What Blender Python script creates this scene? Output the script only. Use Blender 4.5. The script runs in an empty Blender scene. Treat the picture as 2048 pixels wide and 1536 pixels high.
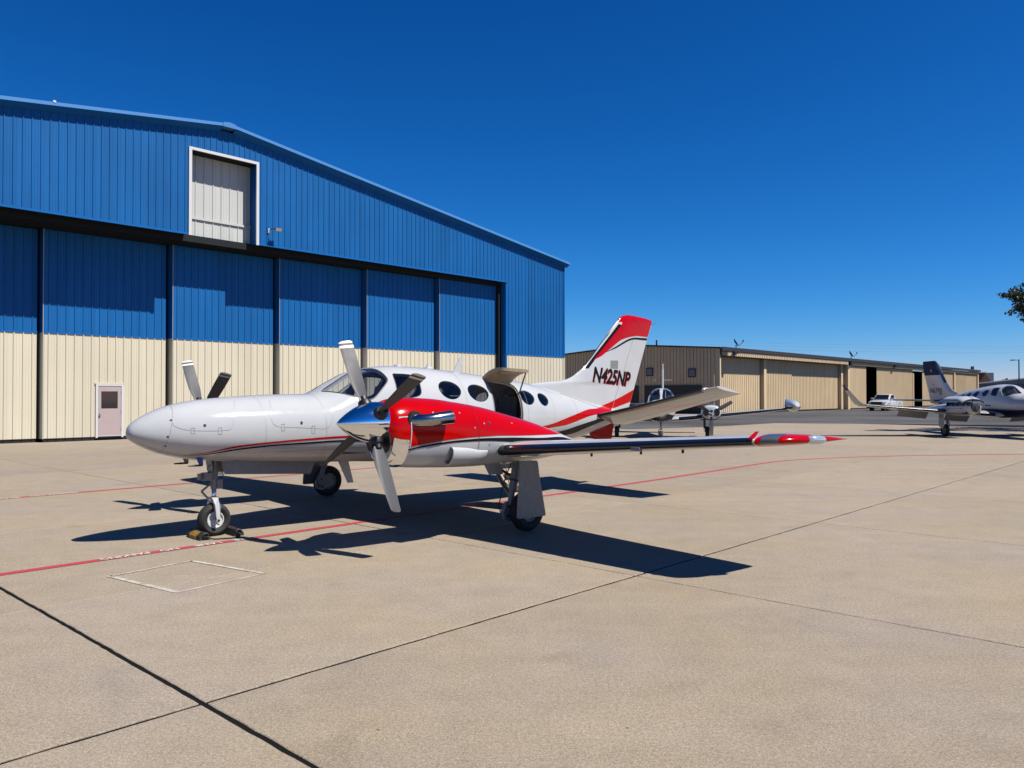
import bpy, bmesh, math, random
from mathutils import Vector, Matrix

random.seed(7)
scene = bpy.context.scene
COL = scene.collection
PI = math.pi

# ------------------------------------------------------------------ camera, sky, sun, exposure
cam_data = bpy.data.cameras.new('camera')
cam = bpy.data.objects.new('camera', cam_data)
COL.objects.link(cam)
cam_data.sensor_width = 36.0
cam_data.lens = 36.0 * 1580.0 / 2048.0
cam_data.clip_start = 0.1
cam_data.clip_end = 4000.0
cam.matrix_world = (Matrix.Translation((0, 0, 1.85)) @ Matrix.Rotation(PI / 2 + 0.0148, 4, 'X')
                    @ Matrix.Rotation(-0.0015, 4, 'Z'))
scene.camera = cam

SUN_TO = Vector((0.622, -0.277, 1.0)).normalized()
world = bpy.data.worlds.new('World')
scene.world = world
world.use_nodes = True
wt = world.node_tree
bg = wt.nodes['Background']
sky = wt.nodes.new('ShaderNodeTexSky')
sky.sky_type = 'NISHITA'
sky.sun_disc = False
sky.sun_elevation = math.radians(55.7)
sky.sun_rotation = math.radians(114.0)
sky.altitude = 1000.0
sky.air_density = 1.0
sky.dust_density = 0.0
sky.ozone_density = 6.0
sep = wt.nodes.new('ShaderNodeSeparateColor')
com = wt.nodes.new('ShaderNodeCombineColor')
wt.links.new(sky.outputs[0], sep.inputs[0])
for k, (g, mul) in enumerate(((2.5, 0.057), (1.36, 0.42), (1.18, 0.824))):   # deep polarised-looking blue of a dry clear day
    pw = wt.nodes.new('ShaderNodeMath'); pw.operation = 'POWER'; pw.inputs[1].default_value = g
    ml = wt.nodes.new('ShaderNodeMath'); ml.operation = 'MULTIPLY'; ml.inputs[1].default_value = mul
    wt.links.new(sep.outputs[k], pw.inputs[0]); wt.links.new(pw.outputs[0], ml.inputs[0])
    wt.links.new(ml.outputs[0], com.inputs[k])
wt.links.new(com.outputs[0], bg.inputs[0])
bg.inputs[1].default_value = 0.062

sun_data = bpy.data.lights.new('sun', 'SUN')
sun_data.energy = 5.0
sun_data.angle = math.radians(0.53)
sun_data.color = (1.0, 0.95, 0.87)
sun = bpy.data.objects.new('sun', sun_data)
COL.objects.link(sun)
sun.rotation_euler = (-SUN_TO).to_track_quat('-Z', 'Y').to_euler()

scene.cycles.max_bounces = 10
scene.cycles.diffuse_bounces = 1
scene.cycles.glossy_bounces = 4
scene.cycles.transparent_max_bounces = 12

vs = scene.view_settings
vs.view_transform = 'Standard'
vs.look = 'None'
vs.gamma = 1.0
vs.exposure = 0.69
vs.use_curve_mapping = False

# ------------------------------------------------------------------ materials
MATS = {}
ALBEDO_SCALE = 0.62          # darkens all non-metal base colours so shade renders deeper under the raised exposure
def alb(c, metal=0.0):
    return tuple(v * (1.0 if metal > .5 else ALBEDO_SCALE) for v in c)
def mat(name, col, rough=0.5, metal=0.0, coat=0.0, var=None, bump=None, spec=0.5, emit=None, pos=False, roughvar=None):
    """principled material; var=(scale, amount, detail) tone noise, bump=(scale, strength)"""
    if name in MATS:
        return MATS[name]
    col = alb(col, metal)
    m = bpy.data.materials.new(name)
    m.use_nodes = True
    nt = m.node_tree
    b = nt.nodes['Principled BSDF']
    b.inputs['Base Color'].default_value = (*col, 1)
    b.inputs['Roughness'].default_value = rough
    b.inputs['Metallic'].default_value = metal
    b.inputs['Specular IOR Level'].default_value = spec
    if coat:
        b.inputs['Coat Weight'].default_value = coat
        b.inputs['Coat Roughness'].default_value = 0.04
    co = None
    if var or bump or roughvar:
        if pos:
            co = nt.nodes.new('ShaderNodeNewGeometry').outputs['Position']
        else:
            co = nt.nodes.new('ShaderNodeTexCoord').outputs['Object']
    if var:
        n = nt.nodes.new('ShaderNodeTexNoise')
        n.inputs['Scale'].default_value = var[0]
        n.inputs['Detail'].default_value = var[2] if len(var) > 2 else 5
        nt.links.new(co, n.inputs['Vector'])
        r = nt.nodes.new('ShaderNodeMapRange')
        r.inputs['From Min'].default_value = 0.25; r.inputs['From Max'].default_value = 0.75
        r.inputs['To Min'].default_value = 1 - var[1]; r.inputs['To Max'].default_value = 1 + var[1] * 0.6
        nt.links.new(n.outputs['Fac'], r.inputs['Value'])
        v = nt.nodes.new('ShaderNodeVectorMath'); v.operation = 'SCALE'
        v.inputs[0].default_value = col
        nt.links.new(r.outputs[0], v.inputs['Scale'])
        nt.links.new(v.outputs[0], b.inputs['Base Color'])
    if roughvar:
        n = nt.nodes.new('ShaderNodeTexNoise'); n.inputs['Scale'].default_value = roughvar[0]; n.inputs['Detail'].default_value = 6
        nt.links.new(co, n.inputs['Vector'])
        r = nt.nodes.new('ShaderNodeMapRange')
        r.inputs['To Min'].default_value = max(0.0, rough - roughvar[1]); r.inputs['To Max'].default_value = rough + roughvar[1]
        nt.links.new(n.outputs['Fac'], r.inputs['Value']); nt.links.new(r.outputs[0], b.inputs['Roughness'])
    if bump:
        n = nt.nodes.new('ShaderNodeTexNoise')
        n.inputs['Scale'].default_value = bump[0]; n.inputs['Detail'].default_value = 4
        nt.links.new(co, n.inputs['Vector'])
        bp = nt.nodes.new('ShaderNodeBump')
        bp.inputs['Strength'].default_value = bump[1]; bp.inputs['Distance'].default_value = bump[2] if len(bump) > 2 else 0.02
        nt.links.new(n.outputs['Fac'], bp.inputs['Height'])
        nt.links.new(bp.outputs[0], b.inputs['Normal'])
    if emit:
        b.inputs['Emission Color'].default_value = (*emit[0], 1); b.inputs['Emission Strength'].default_value = emit[1]
    MATS[name] = m
    return m

def glass_mat(name, tint, refl_rough=0.01, ior=1.5):
    m = bpy.data.materials.new(name); m.use_nodes = True
    nt = m.node_tree; nt.nodes.remove(nt.nodes['Principled BSDF'])
    out = nt.nodes['Material Output']
    tr = nt.nodes.new('ShaderNodeBsdfTransparent'); tr.inputs[0].default_value = (*tint, 1)
    gl = nt.nodes.new('ShaderNodeBsdfGlossy'); gl.inputs['Roughness'].default_value = refl_rough
    lw = nt.nodes.new('ShaderNodeLayerWeight')
    pw_ = nt.nodes.new('ShaderNodeMath'); pw_.operation = 'POWER'; pw_.inputs[1].default_value = 4.0
    nt.links.new(lw.outputs['Facing'], pw_.inputs[0])
    fr = nt.nodes.new('ShaderNodeMath'); fr.operation = 'MULTIPLY_ADD'; fr.inputs[1].default_value = 0.9; fr.inputs[2].default_value = 0.05
    nt.links.new(pw_.outputs[0], fr.inputs[0])
    mx = nt.nodes.new('ShaderNodeMixShader')
    nt.links.new(fr.outputs[0], mx.inputs[0]); nt.links.new(tr.outputs[0], mx.inputs[1]); nt.links.new(gl.outputs[0], mx.inputs[2])
    nt.links.new(mx.outputs[0], out.inputs[0])
    MATS[name] = m
    return m

def concrete_mat(name, base, joint=False):
    base = alb(base)
    m = bpy.data.materials.new(name); m.use_nodes = True
    nt = m.node_tree; b = nt.nodes['Principled BSDF']
    L = nt.links.new
    pos = nt.nodes.new('ShaderNodeNewGeometry').outputs['Position']
    def noise(scale, detail, rough=0.55, vec=None, dist=0.0):
        n = nt.nodes.new('ShaderNodeTexNoise'); n.inputs['Scale'].default_value = scale
        n.inputs['Detail'].default_value = detail; n.inputs['Roughness'].default_value = rough
        n.inputs['Distortion'].default_value = dist
        L(vec or pos, n.inputs['Vector']); return n.outputs['Fac']
    def rng(v, a, b_, c, d):
        r = nt.nodes.new('ShaderNodeMapRange')
        for k, q in zip(('From Min', 'From Max', 'To Min', 'To Max'), (a, b_, c, d)): r.inputs[k].default_value = q
        L(v, r.inputs['Value']); return r.outputs[0]
    def mul(a, b_):
        r = nt.nodes.new('ShaderNodeMath'); r.operation = 'MULTIPLY'; L(a, r.inputs[0]); L(b_, r.inputs[1]); return r.outputs[0]
    big = rng(noise(0.3, 6, .6), 0.3, 0.7, 0.93, 1.05)
    med = rng(noise(2.6, 8, 0.72), 0.3, 0.7, 0.90, 1.08)
    fine = rng(noise(38, 3, 0.8), 0.3, 0.7, 0.76, 1.22)
    grit = rng(noise(95, 2, 0.9), 0.3, 0.7, 0.55, 1.42)
    # long drainage / tyre streaks
    mp = nt.nodes.new('ShaderNodeMapping'); mp.inputs['Rotation'].default_value = (0, 0, -0.82); mp.inputs['Scale'].default_value = (0.25, 2.2, 1)
    L(pos, mp.inputs['Vector'])
    streak = rng(noise(1.0, 5, 0.6, mp.outputs[0]), 0.35, 0.68, 0.965, 1.03)
    t = mul(mul(mul(big, med), mul(fine, grit)), streak)
    # scattered dark specks
    vo = nt.nodes.new('ShaderNodeTexVoronoi'); vo.inputs['Scale'].default_value = 2.1; vo.inputs['Randomness'].default_value = 1.0
    L(pos, vo.inputs['Vector'])
    speck = rng(vo.outputs['Distance'], 0.014, 0.026, 0.30, 1.0)
    t = mul(t, speck)
    t = mul(t, rng(noise(0.75, 6, .55, None, 1.2), 0.60, 0.74, 1.0, 0.86))
    t = mul(t, rng(noise(0.9, 3, .5, None, .6), 0.70, 0.80, 1.0, 1.10))
    oi = nt.nodes.new('ShaderNodeObjectInfo')
    t = mul(t, rng(oi.outputs['Random'], 0, 1, 0.94, 1.04))
    # warm / cool drift
    mixc = nt.nodes.new('ShaderNodeMix'); mixc.data_type = 'RGBA'
    mixc.inputs['A'].default_value = (base[0] * 1.03, base[1] * 1.0, base[2] * 0.93, 1)
    mixc.inputs['B'].default_value = (base[0] * 0.98, base[1] * 0.985, base[2] * 1.05, 1)
    L(rng(noise(0.5, 4), 0.35, 0.65, 0, 1), mixc.inputs['Factor'])
    v = nt.nodes.new('ShaderNodeVectorMath'); v.operation = 'SCALE'
    L(mixc.outputs['Result'], v.inputs[0]); L(t, v.inputs['Scale'])
    L(v.outputs[0], b.inputs['Base Color'])
    b.inputs['Roughness'].default_value = 0.9; b.inputs['Specular IOR Level'].default_value = 0.25
    bp = nt.nodes.new('ShaderNodeBump'); bp.inputs['Strength'].default_value = 0.5; bp.inputs['Distance'].default_value = 0.004
    L(noise(90, 3, 0.8), bp.inputs['Height']); L(bp.outputs[0], b.inputs['Normal'])
    MATS[name] = m
    return m

def worn_paint_mat(name, paint, under, cover=0.5, soft=0.12, scale=9.0):
    paint, under = alb(paint), alb(under)
    m = bpy.data.materials.new(name); m.use_nodes = True
    nt = m.node_tree; b = nt.nodes['Principled BSDF']; L = nt.links.new
    pos = nt.nodes.new('ShaderNodeNewGeometry').outputs['Position']
    n = nt.nodes.new('ShaderNodeTexNoise'); n.inputs['Scale'].default_value = scale; n.inputs['Detail'].default_value = 8; n.inputs['Roughness'].default_value = 0.75
    L(pos, n.inputs['Vector'])
    r = nt.nodes.new('ShaderNodeMapRange'); r.inputs['From Min'].default_value = cover - soft; r.inputs['From Max'].default_value = cover + soft
    L(n.outputs['Fac'], r.inputs['Value'])
    g = nt.nodes.new('ShaderNodeTexNoise'); g.inputs['Scale'].default_value = 70; L(pos, g.inputs['Vector'])
    gr = nt.nodes.new('ShaderNodeMapRange'); gr.inputs['To Min'].default_value = 0.8; gr.inputs['To Max'].default_value = 1.15
    L(g.outputs['Fac'], gr.inputs['Value'])
    mx = nt.nodes.new('ShaderNodeMix'); mx.data_type = 'RGBA'
    mx.inputs['A'].default_value = (*paint, 1); mx.inputs['B'].default_value = (*under, 1)
    L(r.outputs[0], mx.inputs['Factor'])
    v = nt.nodes.new('ShaderNodeVectorMath'); v.operation = 'SCALE'; L(mx.outputs['Result'], v.inputs[0]); L(gr.outputs[0], v.inputs['Scale'])
    L(v.outputs[0], b.inputs['Base Color']); b.inputs['Roughness'].default_value = 0.8
    MATS[name] = m
    return m

CONC = (0.402, 0.336, 0.252)
concrete = concrete_mat('apron_concrete', CONC)
ground_m = concrete_mat('outer_concrete', (0.40, 0.335, 0.25))
sealant = mat('joint_sealant', (0.012, 0.011, 0.011), 0.9, spec=.08, bump=(60, .4), pos=True)
asphalt_m = mat('asphalt', (0.115, 0.113, 0.113), 0.9, var=(0.12, 0.55, 8), bump=(40, .3), pos=True, spec=.2)
red_line = worn_paint_mat('red_line_paint', (0.52, 0.045, 0.065), CONC, 0.72, 0.1)
white_line = worn_paint_mat('white_line_paint', (0.78, 0.76, 0.70), CONC, 0.60, 0.10, 14)
white_box = worn_paint_mat('faded_white_paint', (0.74, 0.70, 0.62), CONC, 0.50, 0.10, 7)

W_PAINT = mat('white_aircraft_paint', (0.60, 0.612, 0.622), 0.10, 0, 0.0, var=(2.5, 0.05, 6), roughvar=(9, 0.05), bump=(3.0, 0.09, .03))
R_PAINT = mat('red_aircraft_paint', (0.56, 0.0, 0.0), 0.14, 0, 0.0, spec=.22, var=(3, .05), bump=(3.5, 0.04, .03))
K_PAINT = mat('black_aircraft_paint', (0.008, 0.008, 0.010), 0.3, 0, 0.0, spec=.12)
NAVY = mat('navy_aircraft_paint', (0.010, 0.014, 0.06), 0.5, 0, 0.0, spec=.15)
BOOT = mat('deicing_boot_rubber', (0.010, 0.011, 0.014), 0.24, 0, 0.35, bump=(18, 0.05, .01))
CHROME = mat('polished_metal', (0.80, 0.81, 0.83), 0.06, 1.0, bump=(9, 0.06, .01), roughvar=(12, .03))
EXH = mat('exhaust_steel', (0.42, 0.40, 0.38), 0.16, 1.0, var=(9, .3))
BLADE = mat('propeller_grey', (0.11, 0.111, 0.118), 0.5, 0.0, spec=.22, var=(6, .12), roughvar=(10, .06))
BLADE_W = mat('propeller_tip_white', (0.80, 0.80, 0.78), 0.4)
CUFF = mat('propeller_cuff_black', (0.012, 0.012, 0.013), 0.45)
RUBBER = mat('tyre_rubber', (0.022, 0.021, 0.020), 0.78, var=(14, .25), bump=(60, .15))
RIM_W = mat('white_wheel_rim', (0.75, 0.75, 0.74), 0.35)
GEAR = mat('landing_gear_grey', (0.30, 0.30, 0.295), 0.42, 0.1, var=(12, .15))
GEAR_D = mat('landing_gear_dark', (0.06, 0.06, 0.065), 0.5)
OLEO = mat('oleo_chrome', (0.75, 0.76, 0.78), 0.1, 1.0)
TRIM_TAN = mat('tan_cabin_trim', (0.45, 0.34, 0.22), 0.6, var=(8, .15))
LEATHER = mat('beige_seat_leather', (0.50, 0.44, 0.35), 0.55, var=(8, .12))
DARKIN = mat('dark_cabin_lining', (0.055, 0.050, 0.045), 0.8)
PANELK = mat('instrument_panel_black', (0.015, 0.015, 0.017), 0.6)
SEAM = mat('panel_seam_grey', (0.36, 0.37, 0.38), 0.5)
SEAM_L = mat('faint_seam_grey', (0.42, 0.43, 0.44), 0.4)
SEALK = mat('window_seal_black', (0.015, 0.015, 0.016), 0.5)
CLEAR = glass_mat('clear_lens', (0.85, 0.87, 0.88))
GLASS = glass_mat('tinted_cabin_glass', (0.42, 0.45, 0.50))
WSGLASS = glass_mat('windshield_glass', (0.82, 0.86, 0.90))
BLUEP = mat('blue_mast', (0.03, 0.09, 0.40), 0.4)
YELLOW = mat('yellow_chock_paint', (0.45, 0.23, 0.02), 0.6, var=(20, .4))
CHOCK = mat('black_chock_rubber', (0.02, 0.02, 0.02), 0.7)
STEEL_DK = mat('dark_steel', (0.05, 0.05, 0.055), 0.5, 0.6)

def metal_sheet(name, col, rough=0.38, streak=0.10):
    """painted wall sheeting: faded, rain-streaked paint"""
    col = alb(col)
    m = bpy.data.materials.new(name); m.use_nodes = True
    nt = m.node_tree; b = nt.nodes['Principled BSDF']; L = nt.links.new
    pos = nt.nodes.new('ShaderNodeNewGeometry').outputs['Position']
    mp = nt.nodes.new('ShaderNodeMapping'); mp.inputs['Scale'].default_value = (3.0, 3.0, 0.18); L(pos, mp.inputs['Vector'])
    n1 = nt.nodes.new('ShaderNodeTexNoise'); n1.inputs['Scale'].default_value = 1.0; n1.inputs['Detail'].default_value = 6; L(mp.outputs[0], n1.inputs['Vector'])
    n2 = nt.nodes.new('ShaderNodeTexNoise'); n2.inputs['Scale'].default_value = 0.35; n2.inputs['Detail'].default_value = 5; L(pos, n2.inputs['Vector'])
    oi = nt.nodes.new('ShaderNodeObjectInfo')
    def rng(v, a, b_, c, d):
        r = nt.nodes.new('ShaderNodeMapRange')
        for k, q in zip(('From Min', 'From Max', 'To Min', 'To Max'), (a, b_, c, d)): r.inputs[k].default_value = q
        L(v, r.inputs['Value']); return r.outputs[0]
    def mul(a, b_):
        r = nt.nodes.new('ShaderNodeMath'); r.operation = 'MULTIPLY'; L(a, r.inputs[0]); L(b_, r.inputs[1]); return r.outputs[0]
    t = mul(mul(rng(n1.outputs['Fac'], .3, .7, 1 - streak, 1 + streak * .6), rng(n2.outputs['Fac'], .3, .7, 1 - streak, 1 + streak * .5)), rng(oi.outputs['Random'], 0, 1, .95, 1.03))
    v = nt.nodes.new('ShaderNodeVectorMath'); v.operation = 'SCALE'; v.inputs[0].default_value = col; L(t, v.inputs['Scale'])
    L(v.outputs[0], b.inputs['Base Color']); b.inputs['Roughness'].default_value = rough; b.inputs['Specular IOR Level'].default_value = .16
    bp = nt.nodes.new('ShaderNodeBump'); bp.inputs['Strength'].default_value = .12; bp.inputs['Distance'].default_value = .02
    n3 = nt.nodes.new('ShaderNodeTexNoise'); n3.inputs['Scale'].default_value = 1.3; L(pos, n3.inputs['Vector'])
    L(n3.outputs['Fac'], bp.inputs['Height']); L(bp.outputs[0], b.inputs['Normal'])
    MATS[name] = m
    return m
BLUE_S = metal_sheet('blue_wall_sheeting', (0.010, 0.150, 0.45), .5)
TAN_S = metal_sheet('cream_wall_sheeting', (0.84, 0.765, 0.585), .55, .05)
WHITE_S = metal_sheet('pale_grey_sheeting', (0.70, 0.72, 0.68), .5, .05)
BROWN_S = metal_sheet('tan_hangar_sheeting', (0.84, 0.645, 0.40), .6, .07)
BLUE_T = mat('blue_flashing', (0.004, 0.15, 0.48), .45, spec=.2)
LIT_BLUE_T = mat('lit_edge_blue', (0.10, 0.30, 0.66), .3)  # lighter than the flashing: brightness of the top-lit sheet edge painted in
WHITE_T = mat('white_trim', (0.78, 0.78, 0.76), .45)
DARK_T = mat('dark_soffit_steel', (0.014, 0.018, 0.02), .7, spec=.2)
BROWN_T = mat('dark_brown_fascia', (0.035, 0.028, 0.024), .55)
PINK = mat('faded_pink_door_paint', (0.56, 0.44, 0.42), .5, var=(3, .06), bump=(6, .05))
BLACK_GAP = mat('black_rubber_sill', (0.008, 0.008, 0.008), .8)
DKGLASS = mat('dark_window_glass', (0.010, 0.011, 0.013), .05, 0, .5)
ROOF_M = mat('galvanised_roof', (0.42, 0.44, 0.46), .5, .3)

# ------------------------------------------------------------------ mesh helpers
def tag(o, label=None, cat=None, group=None, kind=None):
    if label: o['label'] = label
    if cat: o['category'] = cat
    if group: o['group'] = group
    if kind: o['kind'] = kind
    return o

def empty(name, loc=(0, 0, 0), rz=0.0, label=None, cat=None, group=None):
    o = bpy.data.objects.new(name, None)
    COL.objects.link(o)
    o.location = loc
    o.rotation_euler = (0, 0, rz)
    o.empty_display_size = 0.3
    return tag(o, label, cat, group)

def link(name, me, parent=None):
    o = bpy.data.objects.new(name, me)
    COL.objects.link(o)
    if parent is not None:
        o.parent = parent
    return o

class MB:
    """mesh builder: collects verts/faces with material slots"""
    def __init__(s):
        s.v = []; s.f = []; s.m = []; s.mats = []
    def slot(s, m):
        if m not in s.mats: s.mats.append(m)
        return s.mats.index(m)
    def add(s, vs, fs, m):
        k = len(s.v); i = s.slot(m)
        s.v += [tuple(v) for v in vs]
        for f in fs:
            s.f.append(tuple(a + k for a in f)); s.m.append(i)
        return s
    def box(s, a, b, m, M=None):
        x0, y0, z0 = a; x1, y1, z1 = b
        vs = [(x0, y0, z0), (x1, y0, z0), (x1, y1, z0), (x0, y1, z0), (x0, y0, z1), (x1, y0, z1), (x1, y1, z1), (x0, y1, z1)]
        if M is not None: vs = [tuple(M @ Vector(v)) for v in vs]
        return s.add(vs, [(0, 3, 2, 1), (4, 5, 6, 7), (0, 1, 5, 4), (1, 2, 6, 5), (2, 3, 7, 6), (3, 0, 4, 7)], m)
    def hexa(s, vs, m):
        return s.add(vs, [(0, 3, 2, 1), (4, 5, 6, 7), (0, 1, 5, 4), (1, 2, 6, 5), (2, 3, 7, 6), (3, 0, 4, 7)], m)
    def tube(s, pts, r, m, n=10, caps=True):
        pts = [Vector(p) for p in pts]
        rs = r if isinstance(r, (list, tuple)) else [r] * len(pts)
        vs = []; prev = None
        for i, p in enumerate(pts):
            d = (pts[min(i + 1, len(pts) - 1)] - pts[max(i - 1, 0)]).normalized()
            if prev is None:
                a = d.orthogonal().normalized()
            else:
                a = (prev - d * prev.dot(d)).normalized()
            prev = a
            b = d.cross(a)
            for k in range(n):
                t = 2 * PI * k / n
                vs.append(p + (a * math.cos(t) + b * math.sin(t)) * rs[i])
        fs = []
        for i in range(len(pts) - 1):
            for k in range(n):
                fs.append((i * n + k, i * n + (k + 1) % n, (i + 1) * n + (k + 1) % n, (i + 1) * n + k))
        if caps:
            fs.append(tuple(reversed(range(n)))); fs.append(tuple((len(pts) - 1) * n + k for k in range(n)))
        return s.add(vs, fs, m)
    def lathe(s, prof, m, n=32, M=None, close=False):
        """profile (r, h) revolved about local z"""
        vs = []; fs = []
        for r, h in prof:
            for k in range(n):
                t = 2 * PI * k / n
                v = Vector((r * math.cos(t), r * math.sin(t), h))
                vs.append(M @ v if M is not None else v)
        q = len(prof)
        for i in range(q if close else q - 1):
            j = (i + 1) % q
            for k in range(n):
                fs.append((i * n + k, i * n + (k + 1) % n, j * n + (k + 1) % n, j * n + k))
        if not close:
            if prof[0][0] > 1e-4: fs.append(tuple(reversed(range(n))))
            if prof[-1][0] > 1e-4: fs.append(tuple((q - 1) * n + k for k in range(n)))
        return s.add(vs, fs, m)
    def prism(s, pts, d, m):
        """polygon pts (3d) extruded by vector d"""
        n = len(pts); d = Vector(d)
        vs = [Vector(p) for p in pts] + [Vector(p) + d for p in pts]
        fs = [tuple(range(n)), tuple(reversed(range(n, 2 * n)))] + [(k, (k + n), (k + 1) % n + n, (k + 1) % n) for k in range(n)]
        return s.add(vs, fs, m)
    def mesh(s, name, smooth=False, angle=None, normals=True):
        me = bpy.data.meshes.new(name)
        me.from_pydata(s.v, [], s.f)
        for m in s.mats: me.materials.append(m)
        if s.mats: me.polygons.foreach_set('material_index', s.m)
        if normals:
            bm = bmesh.new(); bm.from_mesh(me)
            bmesh.ops.remove_doubles(bm, verts=bm.verts, dist=1e-5)
            bmesh.ops.recalc_face_normals(bm, faces=bm.faces)
            bm.to_mesh(me); bm.free()
        if smooth:
            me.polygons.foreach_set('use_smooth', [True] * len(me.polygons))
            if angle: me.set_sharp_from_angle(angle=math.radians(angle))
        me.update()
        return me
    def build(s, name, parent=None, smooth=False, angle=None, normals=True):
        return link(name, s.mesh(name, smooth, angle, normals), parent)

def grid_mesh(rows, m, closed=False):
    """rows: list of rows of points"""
    b = MB(); n = len(rows[0]); vs = [p for r in rows for p in r]; fs = []
    for i in range(len(rows) - 1):
        for k in range(n if closed else n - 1):
            fs.append((i * n + k, i * n + (k + 1) % n, (i + 1) * n + (k + 1) % n, (i + 1) * n + k))
    b.add(vs, fs, m)
    return b

def resample(pts, n, closed=False):
    P = [Vector(p) for p in pts]
    if closed: P = P + [P[0]]
    L = [0.0]
    for a, b in zip(P, P[1:]): L.append(L[-1] + (b - a).length)
    out = []
    q = n if closed else n - 1
    for k in range(n):
        t = L[-1] * k / q
        i = 0
        while i < len(L) - 2 and L[i + 1] < t: i += 1
        f = (t - L[i]) / max(1e-9, L[i + 1] - L[i])
        out.append(P[i].lerp(P[i + 1], f))
    return out

def smooth_loop(pts, it=2):
    """Chaikin-like smoothing that keeps the size"""
    P = [Vector(p) for p in pts]
    for _ in range(it):
        n = len(P); Q = []
        for i in range(n):
            a, b, c, d = P[(i - 1) % n], P[i], P[(i + 1) % n], P[(i + 2) % n]
            Q.append(b); Q.append((-a + 9 * b + 9 * c - d) / 16)
        P = Q
    return P

def smooth_line(pts, it=2):
    P = [Vector(p) for p in pts]
    for _ in range(it):
        n = len(P); Q = []
        for i in range(n - 1):
            a, b, c, d = P[max(i - 1, 0)], P[i], P[i + 1], P[min(i + 2, n - 1)]
            Q.append(b); Q.append((-a + 9 * b + 9 * c - d) / 16 if 0 < i < n - 2 else (b + c) / 2)
        Q.append(P[-1]); P = Q
    return P

def patch(name, outline, f, m, parent=None, rings=5, n=56, smooth_it=2):
    """filled star-shaped region given in surface parameters, mapped by f(u, v)"""
    o = resample(smooth_loop(outline, smooth_it) if smooth_it else outline, n, True)
    c = sum(o, Vector((0, 0))) / n
    rows = [[f(*(c + (p - c) * (k / rings))) for p in o] for k in range(1, rings + 1)]
    b = grid_mesh(rows, m, True)
    k = len(b.v); b.v.append(f(*c)); i = b.slot(m)
    for q in range(n): b.f.append((k, q, (q + 1) % n)); b.m.append(i)
    return b.build(name, parent, True)

def strip(name, up, lo, f, m, parent=None, n=40, rows=3, smooth_it=2):
    U = resample(smooth_line(up, smooth_it), n); Lo = resample(smooth_line(lo, smooth_it), n)
    R = [[f(*U[k].lerp(Lo[k], r / rows)) for k in range(n)] for r in range(rows + 1)]
    return grid_mesh(R, m).build(name, parent, True)

def line_on(name, pts, w, f, m, parent=None, n=40, smooth_it=2):
    """thin line on a surface; pts in parameters"""
    P = resample(smooth_line(pts, smooth_it), n)
    Q = [Vector(f(*p)) for p in P]
    b = MB(); vs = []
    for i in range(n):
        d = (Q[min(i + 1, n - 1)] - Q[max(i - 1, 0)]).normalized()
        e = 1e-3
        a = Vector(f(P[i][0] + e, P[i][1])) - Q[i]; c = Vector(f(P[i][0], P[i][1] + e)) - Q[i]
        nn = a.cross(c).normalized()
        s = d.cross(nn) * w / 2
        vs += [Q[i] + s, Q[i] - s]
    b.add(vs, [(2 * i, 2 * i + 1, 2 * i + 3, 2 * i + 2) for i in range(n - 1)], m)
    return b.build(name, parent, True)

def text_mesh(body, size=1.0, shear=0.0, bold=0.0, spacing=1.0, extrude=0.0):
    cu = bpy.data.curves.new('lettering', 'FONT')
    cu.body = body; cu.size = size; cu.shear = shear; cu.offset = bold; cu.space_character = spacing; cu.extrude = extrude
    cu.resolution_u = 4
    o = bpy.data.objects.new('lettering', cu)
    COL.objects.link(o)
    dg = bpy.context.evaluated_depsgraph_get()
    me = bpy.data.meshes.new_from_object(o.evaluated_get(dg))
    bpy.data.objects.remove(o)
    bpy.data.curves.remove(cu)
    return me

def text_on(name, body, f, m, parent, size, shear=0., bold=0., spacing=1.0):
    """lettering whose vertices are mapped by f(u, v) -> point"""
    me = text_mesh(body, size, shear, bold, spacing)
    me.materials.clear(); me.materials.append(m)
    for v in me.vertices: v.co = f(v.co.x, v.co.y)
    me.name = name
    return link(name, me, parent)

def boolean_cut(o, cutters):
    for c in cutters:
        md = o.modifiers.new('cut', 'BOOLEAN'); md.operation = 'DIFFERENCE'; md.solver = 'EXACT'; md.object = c
    bpy.context.view_layer.update()
    dg = bpy.context.evaluated_depsgraph_get()
    me = bpy.data.meshes.new_from_object(o.evaluated_get(dg), depsgraph=dg)
    o.modifiers.clear()
    old = o.data; o.data = me; bpy.data.meshes.remove(old)
    for c in cutters:
        d = c.data; bpy.data.objects.remove(c); bpy.data.meshes.remove(d)

def copy_tree(o, parent=None):
    c = o.copy(); COL.objects.link(c); c.parent = parent
    for ch in o.children: copy_tree(ch, c)
    return c
# ------------------------------------------------------------------ frame of the apron and both hangars
YAW = 0.7508
RZ = PI / 2 - YAW
E1 = Vector((math.sin(YAW), math.cos(YAW)))          # along the hangar fronts
E2 = Vector((-E1.y, E1.x))                           # away from the apron
def HW(s, y, z=0.0):
    p = E1 * s + E2 * y
    return Vector((p.x, p.y, z))

# ------------------------------------------------------------------ ground
b = MB()
b.add([(-900, -60, -0.03), (900, -60, -0.03), (900, 1500, -0.03), (-900, 1500, -0.03)], [(0, 1, 2, 3)], ground_m)
tag(b.build('ground', normals=False), kind='structure')

apron = MB()
apron.add([(-14, -12, -0.008), (58, -12, -0.008), (58, 36.2, -0.008), (-14, 36.2, -0.008)], [(0, 1, 2, 3)], sealant)
apron_o = apron.build('apron', normals=False)
apron_o.rotation_euler = (0, 0, RZ)
tag(apron_o, kind='structure')

def in_view(p, margin=1.12):
    return p.y > 1.0 and abs(p.x) / p.y < 0.648 * margin + 0.3 / max(p.y, .1)

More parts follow.
